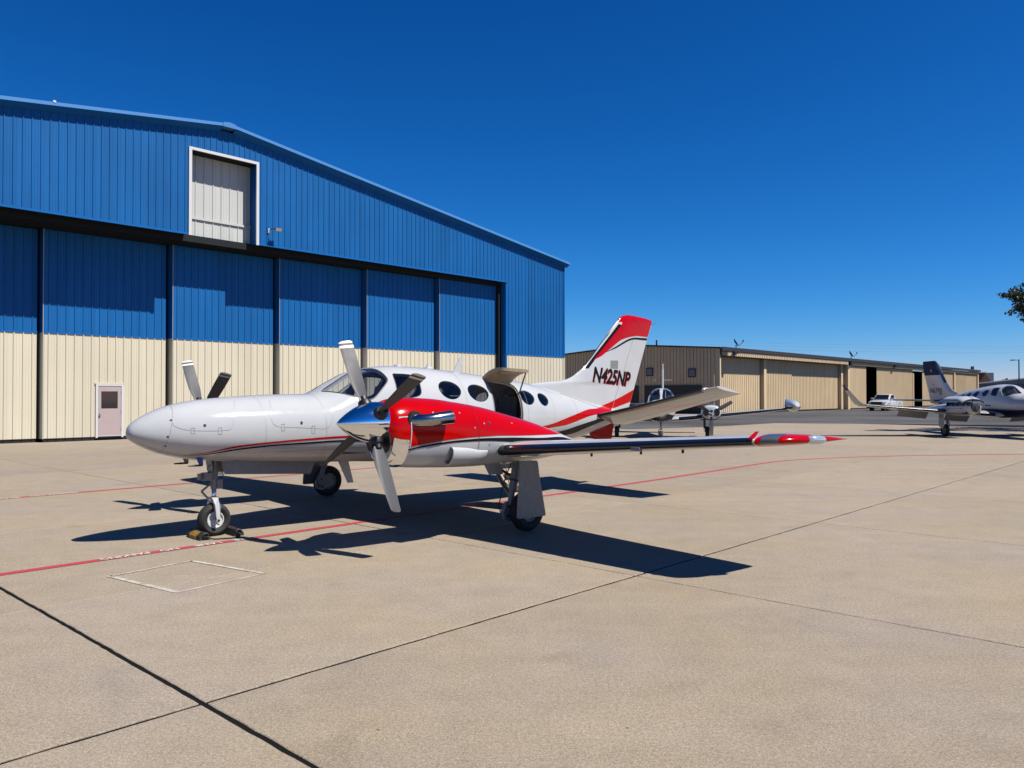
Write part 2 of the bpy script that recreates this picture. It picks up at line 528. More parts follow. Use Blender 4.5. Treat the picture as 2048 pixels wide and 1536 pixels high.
S_J = [2.23 + 4.585 * k for k in range(-3, 12)]
Y_J = [-8.9, -4.4, 0.06, 4.63, 7.76, 12.33, 16.9, 21.2, 25.7, 30.3, 36.1]
def gap_s(s): return 0.018 if abs(s - 2.23) < .01 else 0.0085
def gap_y(y): return 0.016 if abs(y - 4.63) < .01 else 0.008
rs = random.Random(3)
for i in range(len(S_J) - 1):
    for j in range(len(Y_J) - 1):
        s0, s1, y0, y1 = S_J[i], S_J[i + 1], Y_J[j], Y_J[j + 1]
        cs = [HW(s, y) for s in (s0, (s0 + s1) / 2, s1) for y in (y0, (y0 + y1) / 2, y1)]
        if not any(in_view(c) for c in cs): continue
        dist = min(c.length for c in cs)
        if dist > 58: continue
        a0, a1, c0, c1 = s0 + gap_s(s0), s1 - gap_s(s1), y0 + gap_y(y0), y1 - gap_y(y1)
        n = 40 if dist < 9 else (16 if dist < 22 else 4)
        jit = 0.0035 if dist < 22 else 0.0
        out = []
        for k in range(n): out.append((a0 + (a1 - a0) * k / n, c0 + rs.uniform(-jit, jit)))
        for k in range(n): out.append((a1 + rs.uniform(-jit, jit), c0 + (c1 - c0) * k / n))
        for k in range(n): out.append((a1 - (a1 - a0) * k / n, c1 + rs.uniform(-jit, jit)))
        for k in range(n): out.append((a0 + rs.uniform(-jit, jit), c1 - (c1 - c0) * k / n))
        N = len(out); cx, cy = (a0 + a1) / 2, (c0 + c1) / 2
        ins = [(x + math.copysign(min(.006, abs(cx - x)), cx - x), y + math.copysign(min(.006, abs(cy - y)), cy - y)) for x, y in out]
        lift = rs.uniform(-.0015, .0015)
        vs = [(x - cx, y - cy, lift) for x, y in ins] + [(x - cx, y - cy, lift - .004) for x, y in out] + [(x - cx, y - cy, -.013) for x, y in out]
        fs = [tuple(range(N))] + [(k, k + N, (k + 1) % N + N, (k + 1) % N) for k in range(N)] + [(k + N, k + 2 * N, (k + 1) % N + 2 * N, (k + 1) % N + N) for k in range(N)]
        o = MB().add(vs, fs, concrete).build('concrete_slab', apron_o, normals=False)
        o.location = (cx, cy, 0)

# asphalt beyond the concrete
ap = [(36.0, 24.9), (41.7, 23.2), (47, 23.1), (50.4, 23.1), (51.2, 21.2), (52.4, 18.9), (56.1, 10.0), (61, -2), (80, -40), (420, -40), (420, 38.3), (40, 38.3), (38.5, 33)]
b = MB().add([HW(s, y, 0.006) for s, y in ap], [tuple(range(len(ap)))], asphalt_m)
tag(b.build('asphalt', normals=False), kind='structure')

def ribbon(name, pts, w, m, z=0.004, n=None, kind='structure', it=3):
    P = smooth_line(pts, it) if len(pts) > 2 else [Vector(p) for p in pts]
    P = resample(P, n or max(2, len(P)))
    vs = []
    for i, p in enumerate(P):
        d = (P[min(i + 1, len(P) - 1)] - P[max(i - 1, 0)]).normalized()
        q = Vector((-d.y, d.x)) * w / 2
        vs += [HW(*(p + q), z), HW(*(p - q), z)]
    b = MB().add(vs, [(2 * i, 2 * i + 1, 2 * i + 3, 2 * i + 2) for i in range(len(P) - 1)], m)
    return tag(b.build(name, normals=False), kind=kind)

ribbon('red_line', [(-6, 9.5), (2, 9.5), (8, 9.53), (14, 9.52), (18, 9.6), (20.2, 9.68), (21.5, 9.63), (23.0, 9.2), (24.5, 8.5), (26.4, 7.3), (28.9, 5.2), (34, 0.8), (44, -8)], 0.13, red_line, n=80)
ribbon('red_line', [(-6, 16.5), (18, 16.45), (24, 16.45), (27, 16.3)], 0.13, red_line, n=30)

def lane_text(words, y, flip, h=0.125):
    for body, s0, s1 in words:
        me = text_mesh(body, h * 1.32, 0, 0.004)
        xs = [v.co.x for v in me.vertices]; ys = [v.co.y for v in me.vertices]
        x0, x1, yb, yt = min(xs), max(xs), min(ys), max(ys)
        for v in me.vertices:
            a = (v.co.x - x0) / (x1 - x0); c = (v.co.y - yb) / (yt - yb) - .5
            s = (s1 + (s0 - s1) * a) if flip else (s0 + (s1 - s0) * a)
            yy = y + (-c if flip else c) * h * .86
            v.co = HW(s, yy, 0.0085)
        me.materials.clear(); me.materials.append(white_line)
        tag(link('lane_lettering', me), kind='structure')
lane_text([('FIRE', 4.965, 5.27), ('LANE', 4.46, 4.80), ('NO', 4.04, 4.26), ('PARKING', 3.37, 3.91)], 9.505, True)
lane_text([('FIRE', 3.0, 3.75), ('LANE', 4.0, 4.45), ('NO', 4.62, 4.86), ('PARKING', 4.92, 5.42)], 16.46, False)

for a, c, w in (((3.13, 8.57), (4.05, 8.70), .035), ((4.05, 8.70), (4.27, 7.54), .05), ((4.30, 7.52), (3.29, 7.40), .03), ((3.31, 7.41), (3.13, 8.59), .06)):
    ribbon('faded_white_mark', [a, c], w, white_box, z=.0045, n=2)

# ------------------------------------------------------------------ ribbed wall panels
def ribbed(name, w, z0, zl, zr, pitch, m, parent, loc, rib=0.032, first=0.5, n_minor=2):
    k = max(1, round(w / pitch)); p = w / k
    prof = [(0, 0)]
    for i in range(k):
        c = (i + first) * p
        if first >= .5:
            for q in range(1, n_minor + 1):
                xm = i * p + p * .5 * q / (n_minor + 1) * .9
        prof += [(c - .036, 0), (c - .016, -rib), (c + .016, -rib), (c + .036, 0)]
        for q in (1, 2):
            xm = c + p * q / 3
            if xm + .03 < w and i < k: prof += [(xm - .022, 0), (xm - .010, -.007), (xm + .010, -.007), (xm + .022, 0)]
    prof.append((w, 0))
    prof = sorted(set((round(x, 4), y) for x, y in prof if -1e-6 <= x <= w + 1e-6), key=lambda t: t[0])
    vs = []
    for x, y in prof:
        zt = zl + (zr - zl) * x / w
        vs += [(x, y, z0), (x, y, zt)]
    fs = [(2 * i, 2 * i + 2, 2 * i + 3, 2 * i + 1) for i in range(len(prof) - 1)]
    o = MB().add(vs, fs, m).build(name, parent, normals=False)
    o.location = loc
    return o

# ------------------------------------------------------------------ blue hangar
S0, YW = 17.0, 33.3
HX = empty('metal_hangar', HW(S0, YW), RZ, 'large blue metal hangar with cream lower doors and pitched roof on the left', 'hangar')
ROOF = lambda s: 13.92 - 0.1356 * abs(s - 16.98)
ZH, ZB = 8.89, 4.42
S_L, S_R = -6.9, 40.75                                # wall ends
O_L, O_R = -1.3, 35.25                                # door opening
N_L, N_R, N_T = 15.30, 18.55, 12.50                   # tail slot
def lx(s): return s - S0
pw = 0.914
def wall_run(s0, s1, z0f, z1f, m, pitch=.305):
    n = max(1, round((s1 - s0) / pw)); w = (s1 - s0) / n
    for i in range(n):
        a = s0 + i * w
        ribbed('wall_panel', w, z0f, z1f(a), z1f(a + w), pitch, m, HX, (lx(a), 0, 0))
top = lambda s: ROOF(s) - .24
wall_run(S_L, O_L, ZB, top, BLUE_S)
wall_run(S_L, O_L, .06, lambda s: ZB - .03, TAN_S)
wall_run(O_L, N_L, ZH, top, BLUE_S)
wall_run(N_L, 16.98, N_T, top, BLUE_S)
wall_run(16.98, N_R, N_T, top, BLUE_S)
wall_run(N_R, O_R, ZH, top, BLUE_S)
wall_run(O_R, S_R, ZB, top, BLUE_S)
wall_run(O_R, S_R, .06, lambda s: ZB - .03, TAN_S)
# trims on the wall
b = MB()
b.box((lx(O_L), -.045, ZH - .09), (lx(N_L) - .002, .0, ZH), BLUE_T)
b.box((lx(N_R) + .002, -.045, ZH - .09), (lx(O_R), .0, ZH), BLUE_T)
b.box((lx(O_R) + .003, -.04, ZB - .05), (lx(S_R), -.001, ZB + .02), BLUE_T)
b.box((lx(S_R) - .02, -.045, ZB + .021), (lx(S_R) + .06, .05, ROOF(S_R) - .28), BLUE_T)
b.box((lx(S_R) - .02, -.045, .03), (lx(S_R) + .06, .05, ZB - .051), TAN_S)
b.build('wall_flashing', HX)
# dark soffit, track beams and the dark backing behind the leaves
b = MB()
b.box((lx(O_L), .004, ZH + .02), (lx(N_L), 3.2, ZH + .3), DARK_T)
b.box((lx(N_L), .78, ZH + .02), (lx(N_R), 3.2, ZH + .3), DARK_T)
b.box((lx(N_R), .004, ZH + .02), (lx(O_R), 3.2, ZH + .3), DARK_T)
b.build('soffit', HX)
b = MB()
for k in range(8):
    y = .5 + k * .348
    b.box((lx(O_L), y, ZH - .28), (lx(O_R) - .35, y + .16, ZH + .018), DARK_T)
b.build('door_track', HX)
b = MB(); b.box((lx(O_L), 3.0, 0), (lx(O_R), 3.2, ZH + .019), DARK_T); b.build('dark_backing', HX)  # added dark sheet, its colour stands in for the unlit hangar inside
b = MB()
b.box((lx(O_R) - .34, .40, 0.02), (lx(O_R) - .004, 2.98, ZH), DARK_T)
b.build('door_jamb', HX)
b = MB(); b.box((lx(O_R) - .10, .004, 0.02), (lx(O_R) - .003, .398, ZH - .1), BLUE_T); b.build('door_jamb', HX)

# sliding door leaves, each on its own track
LEAVES = [(3.9, 8.72, 36.05), (8.75, 10.20, 35.70), (10.36, 15.22, 35.36), (15.42, 20.31, 35.00), (20.52, 25.36, 34.67), (25.48, 30.15, 34.29), (30.34, 35.06, 33.96)]
LEAVES[1] = (5.3, 10.20, 35.70); LEAVES[0] = (0.2, 5.2, 36.05)
shared = {}
for s0, s1, yy in LEAVES:
    w = s1 - s0; yl = yy - YW
    leaf = MB()
    leaf.box((lx(s0) + .002, yl + .03, .14), (lx(s1) - .002, yl + .32, ZB - .001), TAN_S)
    leaf.box((lx(s0) + .002, yl + .03, ZB), (lx(s1) - .002, yl + .32, 8.60), BLUE_T)
    lo = leaf.build('door_leaf', HX)
    n = 5; pwid = w / n
    for i in range(n):
        key = (round(pwid, 2))
        a = s0 + i * pwid
        if key in shared:
            for nm, me, z in (('door_panel', shared[key][0], 0), ('door_panel', shared[key][1], 0)):
                o = link(nm, me, lo); o.location = (lx(a), yl, 0); o.scale = (pwid / shared[key][2], 1, 1)
        else:
            p = ribbed('door_panel', pwid, ZB + .04, 8.58, 8.58, .325, BLUE_S, lo, (lx(a), yl, 0))
            q = ribbed('door_panel', pwid, .16, ZB - .02, ZB - .02, .325, TAN_S, lo, (lx(a), yl, 0))
            shared[key] = (p.data, q.data, pwid)
    t = MB(); t.box((lx(s0), yl - .040, ZB - .02), (lx(s1), yl + .029, ZB + .04), BLUE_T); t.build('flashing', lo)
    t = MB(); t.box((lx(s0), yl + .04, .012), (lx(s1), yl + .30, .139), BLACK_GAP); t.build('rubber_sill', lo)
    t = MB(); t.box((lx(s0) - .05, yl + .01, .14), (lx(s0) - .001, yl + .95, ZB - .001), TAN_S); t.box((lx(s0) - .05, yl + .01, ZB), (lx(s0) - .001, yl + .95, 8.6), BLUE_T); t.build('end_return', lo)
    t = MB(); t.box((lx(s0) - .056, yl - .014, .15), (lx(s0) - .03, yl + .009, 8.6), mat('galvanised_edge', (.40, .41, .40), .45)); t.build('edge_trim', lo)
# pedestrian door in one leaf
dl = MB(); yl = 35.36 - YW
d0, d1 = 12.30, 13.42
dl.box((lx(d0), yl - .055, .11), (lx(d0) + .09, yl + .02, 2.36), WHITE_T)
dl.box((lx(d1) - .09, yl - .055, .11), (lx(d1), yl + .02, 2.36), WHITE_T)
dl.box((lx(d0) + .091, yl - .055, 2.29), (lx(d1) - .091, yl + .02, 2.36), WHITE_T)
dl.box((lx(d0) - .03, yl - .058, 2.362), (lx(d1) + .03, yl + .02, 2.42), TAN_S)
pdoor = dl.build('walk_door', HX)
p = MB(); p.box((lx(d0) + .10, yl - .038, .20), (lx(d1) - .10, yl + .0, 2.27), PINK); p.build('door_slab', pdoor)
p = MB(); p.box((lx(d0) + .22, yl - .043, 1.34), (lx(d1) - .24, yl - .036, 2.06), SEALK); p.build('window_frame', pdoor)
p = MB(); p.box((lx(d0) + .25, yl - .046, 1.39), (lx(d1) - .27, yl - .0432, 2.03), DKGLASS); p.build('window_pane', pdoor)
p = MB(); M = Matrix.Translation((lx(d0) + .17, yl - .04, 1.10)) @ Matrix.Rotation(PI / 2, 4, 'X')
p.lathe([(.045, 0), (.045, .012), (.018, .014), (.018, .05), (.040, .055), (.045, .075), (.03, .095), (0, .098)], OLEO, 16, M); p.build('door_knob', pdoor, True, 40)
for hz in (.45, 1.2, 2.0):
    p = MB(); p.tube([(lx(d1) - .095, yl - .045, hz - .06), (lx(d1) - .095, yl - .045, hz + .06)], .012, STEEL_DK, 8); p.build('hinge', pdoor)
p = MB(); p.box((lx(d0) + .10, yl - .05, .11), (lx(d1) - .10, yl + .0, .165), BLACK_GAP); p.box((lx(d0) + .095, yl - .055, .166), (lx(d1) - .095, yl, .196), WHITE_T); p.build('threshold', pdoor)

# tail slot with its pale back panel and white frame
slot = MB()
slot.box((lx(N_L) - .02, -.07, ZH - .10), (lx(N_L) + .11, .0, N_T + .12), WHITE_T)
slot.box((lx(N_R) - .11, -.07, ZH - .10), (lx(N_R) + .02, .0, N_T + .12), WHITE_T)
slot.box((lx(N_L) + .111, -.07, N_T), (lx(N_R) - .111, .0, N_T + .12), WHITE_T)
slot_o = slot.build('tail_door_frame', HX)
p = MB()
p.box((lx(N_L), .002, ZH - .02), (lx(N_L) + .02, .72, N_T), BLUE_T); p.box((lx(N_R) - .02, .002, ZH - .02), (lx(N_R), .72, N_T), BLUE_T)
p.box((lx(N_L), .002, N_T + .001), (lx(N_R), .72, N_T + .03), DARK_T); p.build('reveal', slot_o)
for i in range(4):
    w = (N_R - N_L - .04) / 4
    ribbed('door_panel', w, 9.75, N_T, N_T, .36, WHITE_S, slot_o, (lx(N_L) + .02 + i * w, .70, 0), rib=.03)
    ribbed('door_panel', w, ZH - .02, 9.68, 9.68, .36, WHITE_S, slot_o, (lx(N_L) + .02 + i * w, .70, 0), rib=.03)
p = MB(); p.box((lx(N_L) + .02, .63, 9.66), (lx(N_R) - .02, .72, 9.76), WHITE_S); p.box((lx(N_L) + .02, .60, ZH - .10), (lx(N_R) - .02, .76, ZH - .0), WHITE_T); p.build('rail', slot_o)
# roof
for sg in (-1, 1):
    sE = S_R + .28 if sg > 0 else S_L - .28
    zE, zP = ROOF(sE), 13.92
    b = MB()
    b.add([(lx(16.98), -.30, zP), (lx(sE), -.30, zE), (lx(sE), 45, zE), (lx(16.98), 45, zP), (lx(16.98), -.30, zP - .07), (lx(sE), -.30, zE - .07), (lx(sE), 45, zE - .07), (lx(16.98), 45, zP - .07)],
          [(0, 1, 2, 3), (7, 6, 5, 4), (0, 4, 5, 1), (1, 5, 6, 2), (2, 6, 7, 3)], ROOF_M)
    b.build('roof', HX)
    # rake: top trim painted brighter as a lit edge, shaded slope returning to the wall
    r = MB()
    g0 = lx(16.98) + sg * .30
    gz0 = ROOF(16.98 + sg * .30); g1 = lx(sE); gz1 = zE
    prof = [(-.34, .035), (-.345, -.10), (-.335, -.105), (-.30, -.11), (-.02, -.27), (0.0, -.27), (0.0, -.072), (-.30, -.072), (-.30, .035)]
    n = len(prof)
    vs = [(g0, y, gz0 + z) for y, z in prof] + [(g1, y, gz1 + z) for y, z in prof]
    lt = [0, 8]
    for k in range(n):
        r.add([vs[k], vs[(k + 1) % n], vs[(k + 1) % n + n], vs[k + n]], [(0, 1, 2, 3)], LIT_BLUE_T if k in (0, 8) else BLUE_T)
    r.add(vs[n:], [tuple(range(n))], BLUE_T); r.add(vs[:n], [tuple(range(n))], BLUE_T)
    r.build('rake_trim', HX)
b = MB(); zP = 13.92
b.prism([(lx(16.98) - .32, -.37, zP - .16), (lx(16.98) + .32, -.37, zP - .16), (lx(16.98) + .30, -.37, zP + .02), (lx(16.98), -.37, zP + .075), (lx(16.98) - .30, -.37, zP + .02)], (0, 45.2, 0), LIT_BLUE_T)
b.build('ridge_cap', HX)
b = MB(); b.box((lx(9.9), -.36, ROOF(9.9) + .02), (lx(9.9) + .10, -.30, ROOF(9.9) + .10), WHITE_T); b.build('trim_clip', HX)
# side and back walls
b = MB(); b.box((lx(S_R) - .12, .06, .0), (lx(S_R) - .02, 44, ROOF(S_R) - .12), BLUE_S); b.build('side_wall', HX)
b = MB(); b.box((lx(S_L) + .02, .06, .0), (lx(S_L) + .12, 44, ROOF(S_L) - .12), BLUE_S); b.build('side_wall', HX)
b = MB(); b.box((lx(S_L) + .13, 43.8, .0), (lx(S_R) - .13, 44, ROOF(S_R) - .2), BLUE_S); b.build('back_wall', HX)
# flood lamp
FL = empty('flood_lamp', HW(19.16, YW, 9.55), RZ, 'small white flood lamp on the blue hangar wall beside the tail slot', 'lamp')
p = MB(); p.box((-.14, -.10, -.12), (-.06, -.034, .08), WHITE_T); p.build('junction_box', FL)
p = MB(); p.tube([(-.10, -.08, .0), (-.02, -.26, .06), (.10, -.36, .07)], .018, STEEL_DK, 8); p.build('arm', FL)
p = MB(); M = Matrix.Translation((.16, -.42, .02)) @ Matrix.Rotation(.5, 4, 'X')
p.hexa([tuple(M @ Vector(v)) for v in [(-.17, -.07, -.06), (.17, -.07, -.06), (.13, .09, -.05), (-.13, .09, -.05), (-.17, -.07, .11), (.17, -.07, .11), (.12, .09, .06), (-.12, .09, .06)]], mat('lamp_housing_grey', (.25, .25, .25), .5)); p.build('housing', FL)
p = MB(); p.box((-.15, -.082, -.045), (.15, -.072, .095), WHITE_T, M); p.build('lens', FL)

# ------------------------------------------------------------------ tan hangar row behind
TS, TY = 71.6, 38.5
TX = empty('tan_hangar', HW(TS, TY), RZ, 'long low tan metal hangar row with dark fascia in the background', 'hangar')
LT = 103.0
def tleaf(name, a, c, y, z1, z0=.12, m=BROWN_S, pitch=.42):
    w = c - a
    return ribbed(name, w, z0, z1, z1, pitch, m, TX, (a, y, 0), rib=.05)
# gable end (shaded) with ribs, facing the blue hangar
gp = MB()
NG = 52
for i in range(NG):
    y0 = i * 20.4 / NG; y1 = (i + 1) * 20.4 / NG
    zf = lambda y: 6.55 + .75 * (1 - abs(y - 10.2) / 10.2)
    for q, (ya, yb, dx) in enumerate(((y0, y0 + .55 * (y1 - y0), 0), (y0 + .55 * (y1 - y0), y0 + .8 * (y1 - y0), -.05), (y0 + .8 * (y1 - y0), y1, 0))):
        gp.add([(dx, ya, .05), (dx, yb, .05), (dx, yb, zf(yb)), (dx, ya, zf(ya))], [(0, 1, 2, 3)], BROWN_S)
gp.build('gable_wall', TX, normals=False)
for y, z in ((8.2, 4.35), (3.1, 4.15)):
    p = MB(); p.box((-.10, y - .45, z - .45), (-.055, y + .45, z + .45), STEEL_DK); w = p.build('louvre_window', TX)
    p = MB(); p.box((-.12, y - .34, z - .34), (-.101, y + .34, z + .34), mat('grey_louvre', (.22, .22, .24), .6)); p.build('pane', w)
p = MB(); p.box((-.16, 2.0, .05), (-.055, 8.8, 2.9), mat('dark_gable_door', (.05, .04, .03), .7)); p.build('side_door', TX)
p = MB(); p.box((-.16, 9.6, .05), (-.055, 11.2, 2.9), mat('dark_gable_door', (.05, .04, .03), .7)); p.build('side_door', TX)
p = MB(); p.box((-.12, -.06, .0), (.12, .3, 6.5), BROWN_S); p.build('corner_post', TX)
# roof with dark fascia
b = MB()
b.add([(-.3, -.25, 6.66), (LT + .4, -.25, 6.66), (LT + .4, 10.2, 7.38), (-.3, 10.2, 7.38), (-.3, 20.8, 6.66), (LT + .4, 20.8, 6.66),
       (-.3, -.25, 6.52), (LT + .4, -.25, 6.52), (LT + .4, 10.2, 7.22), (-.3, 10.2, 7.22), (-.3, 20.8, 6.52), (LT + .4, 20.8, 6.52)],
      [(0, 1, 2, 3), (3, 2, 5, 4), (6, 9, 8, 7), (9, 10, 11, 8), (0, 3, 9, 6), (3, 4, 10, 9), (1, 7, 8, 2), (2, 8, 11, 5), (0, 6, 7, 1)], BROWN_T)
b.build('roof', TX)
b = MB(); b.box((-.05, -.30, 6.30), (LT + .3, -.255, 6.70), BROWN_T); b.build('fascia', TX)
# header band and door bays: first bay projects, the later bays sit almost flush
tleaf('header_panel', 1.25, 34.0, -.20, 6.28, 5.85)
tleaf('header_panel', 35.3, LT, -.02, 6.28, 5.85)
b = MB(); b.box((1.2, -.18, 5.80), (34.2, 1.1, 5.84), BROWN_T); b.box((35.2, .0, 5.80), (LT, .55, 5.84), BROWN_T); b.build('soffit', TX)
b = MB(); b.box((-.05, -.24, 5.82), (1.2, .02, 6.5), BROWN_T); b.build('corner_cap', TX)
BAYS = [(0.1, 10.75, .95, 5.8), (11.55, 18.7, .80, 5.8), (18.75, 33.2, .92, 5.8), (35.4, 41.7, .22, 5.78), (46.2, 62.6, .30, 5.78), (62.7, 63.3, .28, 5.3), (67.5, 85.5, .25, 5.75), (86.2, 94.0, .22, 5.75), (94.05, 102.2, .24, 5.75)]
for a, c, y, z in BAYS: tleaf('door_leaf', a, c, y, z, m=BROWN_S)
for a in (10.85, 33.35, 34.4, 85.6, 102.3):
    p = MB(); p.box((a, .0 if a > 34 else .5, .0), (a + .6, 1.3, 5.8), BROWN_S); p.build('door_post', TX)
p = MB(); p.box((0.05, 9.0, 0), (LT, 9.3, 6.5), DARK_T); p.box((.05, .02, .01), (LT, 9.0, .02), DARK_T); p.build('dark_backing', TX)
p = MB(); p.box((LT - .1, .3, 0), (LT, 20, 6.5), BROWN_S); p.build('end_wall', TX)
p = MB(); p.box((.1, 20.2, 0), (LT, 20.3, 6.5), BROWN_S); p.build('back_wall', TX)
def wall_pack(s, z, y, label):
    o = empty('wall_lamp', HW(TS + s, TY + y, z), RZ, label, 'lamp', 'lamps on the tan hangar header')
    p = MB(); p.box((-.25, -.12, -.2), (.25, .0, .2), STEEL_DK); p.build('housing', o)
    p = MB(); p.box((-.45, -.35, -.06), (-.1, -.08, .14), STEEL_DK); p.box((.1, -.35, -.06), (.45, -.08, .14), STEEL_DK); p.build('lamp_head', o)
wall_pack(2.5, 6.15, -.26, 'dark twin lamp at the near corner of the tan hangar')
wall_pack(35.0, 5.95, -.06, 'dark lamp on the tan hangar header between the bays, left of the pickup')
wall_pack(52.7, 6.1, -.06, 'dark lamp on the tan hangar header above the white pickup')

def sat_dish(s, label):
    o = empty('satellite_dish', HW(TS + s, TY + .6, 6.72), RZ, label, 'dish', 'dishes on the tan hangar roof')
    p = MB(); p.tube([(0, 0, -.05), (0, 0, .45)], .05, WHITE_T, 8); p.build('mast', o)
    A = Matrix.Rotation(math.radians(-63), 4, 'Z')
    p = MB(); M = A @ Matrix.Translation((-.12, 0, .62)) @ Matrix.Rotation(math.radians(58), 4, 'Y') @ Matrix.Scale(.70, 4)
    p.lathe([(0, .0), (.2, .02), (.42, .09), (.62, .2), (.66, .235), (.62, .225), (.42, .12), (.2, .05), (0, .03)], STEEL_DK, 24, M); p.build('reflector', o, True, 50)
    p = MB(); p.tube([tuple(A @ Vector(v)) for v in ((-.1, 0, .25), (.35, 0, .35), (.72, 0, .72))], .025, STEEL_DK, 6); p.build('arm', o)
    p = MB(); p.tube([tuple(A @ Vector(v)) for v in ((.68, 0, .70), (.74, 0, .90))], .065, STEEL_DK, 8); p.build('feed_horn', o)
sat_dish(4.6, 'dark satellite dish nearer the corner of the tan hangar roof')
sat_dish(37.2, 'dark satellite dish further along the tan hangar roof, above the open bay')
for s in (-.1,):
    o = MB(); o.tube([HW(TS + .4, TY + 7.6, 7.2), HW(TS + .4, TY + 7.6, 7.75)], .09, STEEL_DK, 8)
    tag(o.build('roof_vent'), 'short dark vent pipe on the gable ridge of the tan hangar', 'vent')
# ------------------------------------------------------------------ lofted bodies and lifting surfaces
def pchip(xs,ys):
    n=len(xs);h=[xs[i+1]-xs[i] for i in range(n-1)];d=[(ys[i+1]-ys[i])/h[i] for i in range(n-1)]
    m=[0]*n;m[0]=d[0];m[-1]=d[-1]
    for i in range(1,n-1):
        if d[i-1]*d[i]<=0: m[i]=0
        else:
            w1=2*h[i]+h[i-1];w2=h[i]+2*h[i-1];m[i]=(w1+w2)/(w1/d[i-1]+w2/d[i])
    def f(x):
        if x<=xs[0]: return ys[0]
        if x>=xs[-1]: return ys[-1]
        lo=0;hi=n-1
        while hi-lo>1:
            k=(lo+hi)//2
            if xs[k]<=x: lo=k
            else: hi=k
        t=(x-xs[lo])/h[lo];t2=t*t;t3=t2*t
        return (2*t3-3*t2+1)*ys[lo]+(t3-2*t2+t)*h[lo]*m[lo]+(-2*t3+3*t2)*ys[hi]+(t3-t2)*h[lo]*m[hi]
    return f
class Body:
    """closed lofted body along x: rows (x, ztop, zbot, halfwidth, zwidest, n_top, n_bot), optional y centre"""
    def __init__(s,rows,yc=0.):
        rows=sorted(rows);xs=[r[0] for r in rows];s.x0=xs[0];s.x1=xs[-1];s.yc=yc
        s.f=[pchip(xs,[r[k] for r in rows]) for k in range(1,7)]
    def p(s,x,t,off=0.):
        zt,zb,w,zc,n1,n2=[f(x) for f in s.f]
        c=math.cos(t);q=math.sin(t);n=n1 if q>=0 else n2
        h=(zt-zc) if q>=0 else (zc-zb)
        y=w*math.copysign(abs(c)**(2/n),c);z=zc+h*math.copysign(abs(q)**(2/n),q)
        if off:
            e=1e-3
            a=s.p(x+e,t);b=s.p(x-e,t);d=s.p(x,t+e);g=s.p(x,t-e)
            ux,uy,uz=a[0]-b[0],a[1]-b[1],a[2]-b[2];vx,vy,vz=d[0]-g[0],d[1]-g[1],d[2]-g[2]
            nx,ny,nz=uy*vz-uz*vy,uz*vx-ux*vz,ux*vy-uy*vx
            L=math.sqrt(nx*nx+ny*ny+nz*nz) or 1
            k=off/L
            if (ny*c+nz*q)<0: k=-k
            return (x+nx*k,s.yc+y+ny*k,z+nz*k)
        return (x,s.yc+y,z)
FUS=Body([(4.352,1.405,1.385,.008,1.395,2,2),(4.335,1.46,1.335,.075,1.395,2,2),(4.285,1.52,1.285,.135,1.39,2,2),(4.19,1.585,1.225,.205,1.385,2,2),(4.0,1.68,1.135,.30,1.38,2.05,2.05),
 (3.80,1.745,1.075,.38,1.375,2.1,2.1),(3.5,1.80,1.015,.455,1.37,2.15,2.15),(3.0,1.845,.965,.53,1.37,2.2,2.2),(2.45,1.873,.93,.585,1.38,2.2,2.3),(1.86,1.886,.90,.63,1.40,2.2,2.4),
 (1.59,2.03,.885,.648,1.41,2.1,2.4),(1.2,2.215,.865,.672,1.43,2.1,2.4),(.88,2.285,.845,.69,1.45,2.15,2.4),(.48,2.322,.825,.71,1.46,2.2,2.4),(0,2.312,.81,.718,1.46,2.25,2.4),(-.5,2.28,.805,.718,1.46,2.25,2.4),
 (-1.6,2.182,.835,.695,1.46,2.25,2.4),(-2.4,2.09,.885,.635,1.46,2.2,2.3),(-3.2,1.955,.955,.53,1.45,2.1,2.2),(-3.9,1.80,1.03,.42,1.45,2,2.1),(-4.5,1.68,1.16,.31,1.44,2,2),(-5.2,1.575,1.34,.175,1.45,2,2),(-5.72,1.51,1.44,.05,1.475,2,2)])
YE=2.437
NAC=Body([(2.30,1.70,1.16,.235,1.50,2,2),(2.24,1.785,1.03,.30,1.46,2.0,2.2),(2.0,1.825,.985,.345,1.45,2.1,2.3),(1.6,1.815,.955,.37,1.44,2.1,2.3),(1.2,1.77,.935,.38,1.40,2.1,2.3),(.77,1.705,.925,.38,1.34,2.1,2.2),(.3,1.60,.925,.37,1.28,2.1,2.2),(-.16,1.49,.94,.35,1.23,2.1,2.1),(-.66,1.345,.98,.29,1.19,2,2),(-.93,1.26,1.02,.22,1.15,2,2),(-1.25,1.16,1.09,.07,1.125,2,2)],YE)


def body_mesh(B, m, nx=90, nt=56, x0=None, x1=None):
    x0 = B.x0 if x0 is None else x0; x1 = B.x1 if x1 is None else x1
    xs = [x0 + (x1 - x0) * (.5 - .5 * math.cos(PI * k / nx)) * 1.0 for k in range(nx + 1)]
    rows = [[B.p(x, 2 * PI * k / nt) for k in range(nt)] for x in xs]
    b = grid_mesh(rows, m, True)
    n = len(rows)
    b.f.append(tuple(reversed(range(nt)))); b.m.append(0)
    b.f.append(tuple((n - 1) * nt + k for k in range(nt))); b.m.append(0)
    return b

